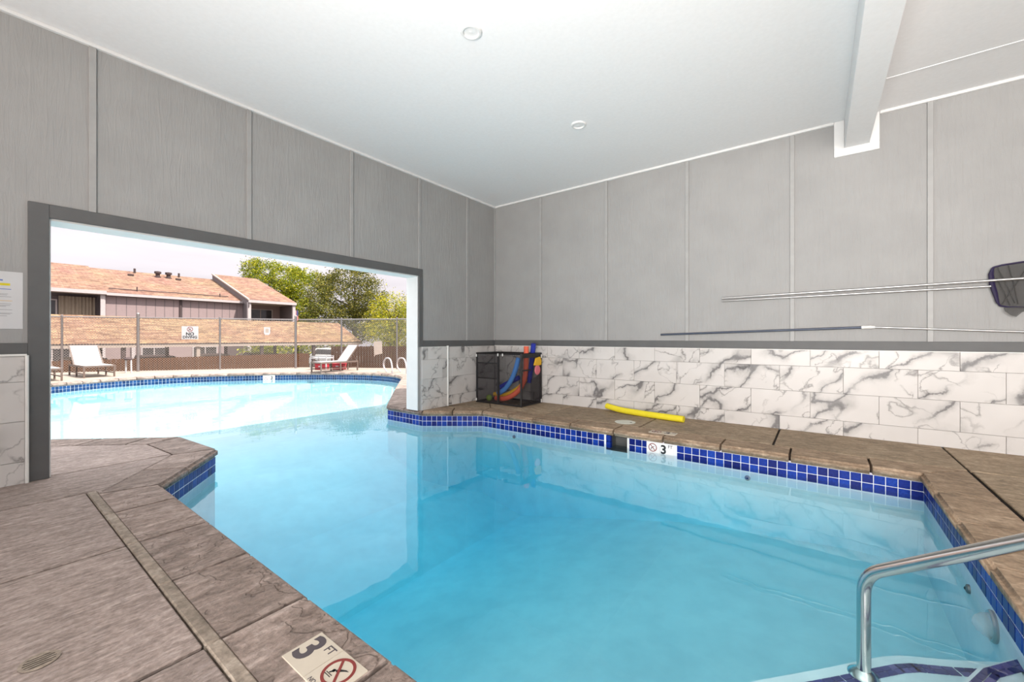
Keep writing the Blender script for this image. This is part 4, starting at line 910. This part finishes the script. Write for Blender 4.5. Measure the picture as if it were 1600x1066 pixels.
for x, y, h_ in ((-53.4, 9.85, .45), (-53.4, 13.30, .42)): MB().tube([(x, y, rz_(x)-.1), (x, y, rz_(x)+h_)], .09, 8).build('vent_pipe', M['pvc'], hs)
for y in (9.35, 12.95): MB().box(-52.35, -52.0, y-.20, y+.20, rz_(-52.2)-.02, rz_(-52.2)+.14).build('roof_cowl', M['pvc'], hs)
x = -46.6; MB().tube([(x, 7.0, rz_(x)+.10), (x, 15.5, rz_(x)+.10)], .04, 6).tube([(x, 8.75, rz_(x)), (x, 8.75, rz_(x)+.38)], .05, 6).tube([(x, 14.8, rz_(x)), (x, 14.8, rz_(x)+.34)], .05, 6).build('snow_guard', M['pvc'], hs)
# balcony door, curtain, wing window
cu = MB(); n = 48
for i in range(n+1):
    y = 4.30+2.0*i/n; x = FX-.72+.05*math.sin(i*1.35)+.02*math.sin(i*.5); cu.v += [(x, y, 2.0), (x, y, 4.42)]
for i in range(n): a = 2*i; cu.f.append([a, a+2, a+3, a+1])
cu.build('curtain', M['curtain'], hs, smooth=True)
MB().tube([(FX-.72, 4.0, 4.44), (FX-.72, 6.4, 4.44)], .02, 6).build('curtain_rod', M['pvc'], hs)
def window(y0, y1, z0, z1, x, name='window', mull=True):
    w_ = MB(); f = .10
    w_.box(x-.02, x+.05, y0, y1, z1-f, z1).box(x-.02, x+.05, y0, y1, z0, z0+f).box(x-.02, x+.05, y0, y0+f, z0+f, z1-f).box(x-.02, x+.05, y1-f, y1, z0+f, z1-f)
    if mull: c = (y0+y1)/2; w_.box(x-.02, x+.04, c-f*.35, c+f*.35, z0+f, z1-f)
    o = w_.build(name, M['bwhite'], hs); MB().box(x-.01, x+.01, y0+f, y1-f, z0+f, z1-f).build('pane', M['pane'], o); return o
window(17.55, 19.95, 1.8, 4.20, FX-.88, 'balcony_window'); window(3.0, 4.25, 1.6, 4.15, FX-.88, 'balcony_door', False)
for y0, y1 in ((9.0, 10.75), (12.6, 14.6), (2.9, 4.9), (18.3, 20.0)): window(y0, y1, -.9, .35, FX, 'lower_window')
for y in (8.5, 16.9): MB().box(FX, FX+.16, y-.12, y+.12, GZ, 1.3).build('column', M['bwhite'], hs)
# flag
fg = thing('house_flag', 'small red and white striped flag at the right end column of the house', 'flag', (-45.6, 21.6, 2.9))
MB().tube([(-45.8, 21.25, 3.0), (-45.3, 21.62, 4.35)], .025, 6).build('staff', M['galv'], fg)
for i in range(7): MB().box(-45.36, -45.34, 21.33+.05*i, 21.38+.05*i, 2.75+.05*i, 4.12-.02*i).build('stripe', M['flagr'] if i % 2 == 0 else M['bwhite'], fg)
MB().box(-45.335, -45.325, 21.50, 21.68, 3.55, 4.12).build('canton', M['navy'], fg)
# trees
def tree(label, base, top, crowns, n, size, mt, seed, name='tree', conifer=False):
    rg = random.Random(seed); t = thing(name, label, 'tree', base, group='trees beyond the fence')
    b = Vector(base); tm_ = MB(); tm_.tube([b, b+Vector((.1, .1, (top-b.z)*.45)), b+Vector((-.1, .2, (top-b.z)*.85))], [.30, .22, .06], 8)
    tm_.build('trunk', M['bark'], t, smooth=True)
    bm_ = MB()
    for (cx_, cy_, cz_, rx, ry, rz2) in crowns:
        for q in range(5):
            a = rg.uniform(0, 6.28); zz = rg.uniform(-.5, .5); e = Vector((cx_+rx*.8*math.cos(a), cy_+ry*.8*math.sin(a), cz_+rz2*zz)); s0 = Vector((b.x, b.y, max(b.z+.8, e.z-1.6)))
            bm_.tube([s0, (s0+e)/2+Vector((0, 0, .25)), e], [.08, .05, .015], 5)
    bm_.build('branches', M['bark'], t)
    f_ = MB(); vols = [c[3]*c[4]*c[5] for c in crowns]; tot = sum(vols)
    for c, vv in zip(crowns, vols):
        k = int(n*vv/tot); nb = max(8, k//45)
        clumps = []
        for _ in range(nb):
            a = rg.uniform(0, 6.28); z = rg.uniform(-1, 1); rr = rg.uniform(.55, 1.0)**.5; q = math.sqrt(1-z*z)
            clumps.append(Vector((c[0]+c[3]*rr*q*math.cos(a), c[1]+c[4]*rr*q*math.sin(a), c[2]+c[5]*rr*z)))
        for _ in range(k):
            p = rg.choice(clumps)+Vector((rg.gauss(0, .40), rg.gauss(0, .40), rg.gauss(0, .30)))*.95
            s_ = size*rg.uniform(.6, 1.25); u = Vector((rg.gauss(0, 1), rg.gauss(0, 1), rg.gauss(0, .8))).normalized(); v = u.orthogonal().normalized()
            if rg.random() < .5: v = u.cross(v)
            w_ = s_*.45
            f_.add([p-u*s_*.5, p+v*w_*.5, p+u*s_*.5, p-v*w_*.5], [(0, 1, 2, 3)])
    o = f_.build('foliage', mt, t); o['kind'] = 'stuff'; return t
tree('bright green leafy tree rising behind the right end of the house roof', (-66, 28.9, GZ), 12.5, [(-66.00, 28.64, 9.46, 3.77, 4.24, 3.18), (-66.00, 25.93, 9.23, 2.95, 2.36, 3.54), (-65.41, 32.41, 7.81, 3.54, 3.77, 4.24), (-64.82, 29.46, 5.10, 3.54, 4.12, 2.95), (-66.00, 24.75, 11.00, 1.41, 1.18, 1.53)], 30000, .30, M['leaf1'], 3)
tree('dark olive tree in the middle of the treeline behind the carport', (-48, 30.0, GZ), 10.8, [(-48.00, 29.45, 7.10, 3.27, 3.49, 3.60), (-48.00, 32.18, 6.01, 2.84, 2.40, 3.49), (-48.00, 26.84, 5.35, 2.84, 2.84, 3.71), (-48.00, 28.36, 2.73, 3.05, 5.24, 2.18), (-48.00, 33.38, 2.95, 2.62, 2.62, 2.40)], 30000, .26, M['leaf2'], 4, 'evergreen_tree')
tree('bright yellow green small tree behind the ladder side of the fence', (-25.5, 19.3, GZ), 4.6, [(-25.5, 19.4, 2.9, 1.5, 1.7, 1.5), (-25.2, 18.2, 1.6, 1.3, 1.3, 1.1), (-25.4, 20.8, 2.2, 1.4, 1.5, 1.7), (-25.3, 20.2, .8, 1.4, 2.0, .9)], 14000, .16, M['leaf3'], 5, 'yellow_tree')
tree('green bushy tree low behind the gap under the carport roof', (-38.5, 18.4, GZ), 2.4, [(-38.5, 16.4, .3, 1.4, 2.2, 1.3), (-38.5, 20.5, .5, 1.4, 2.4, 1.5)], 5000, .26, M['leaf1'], 6, 'bushy_tree')
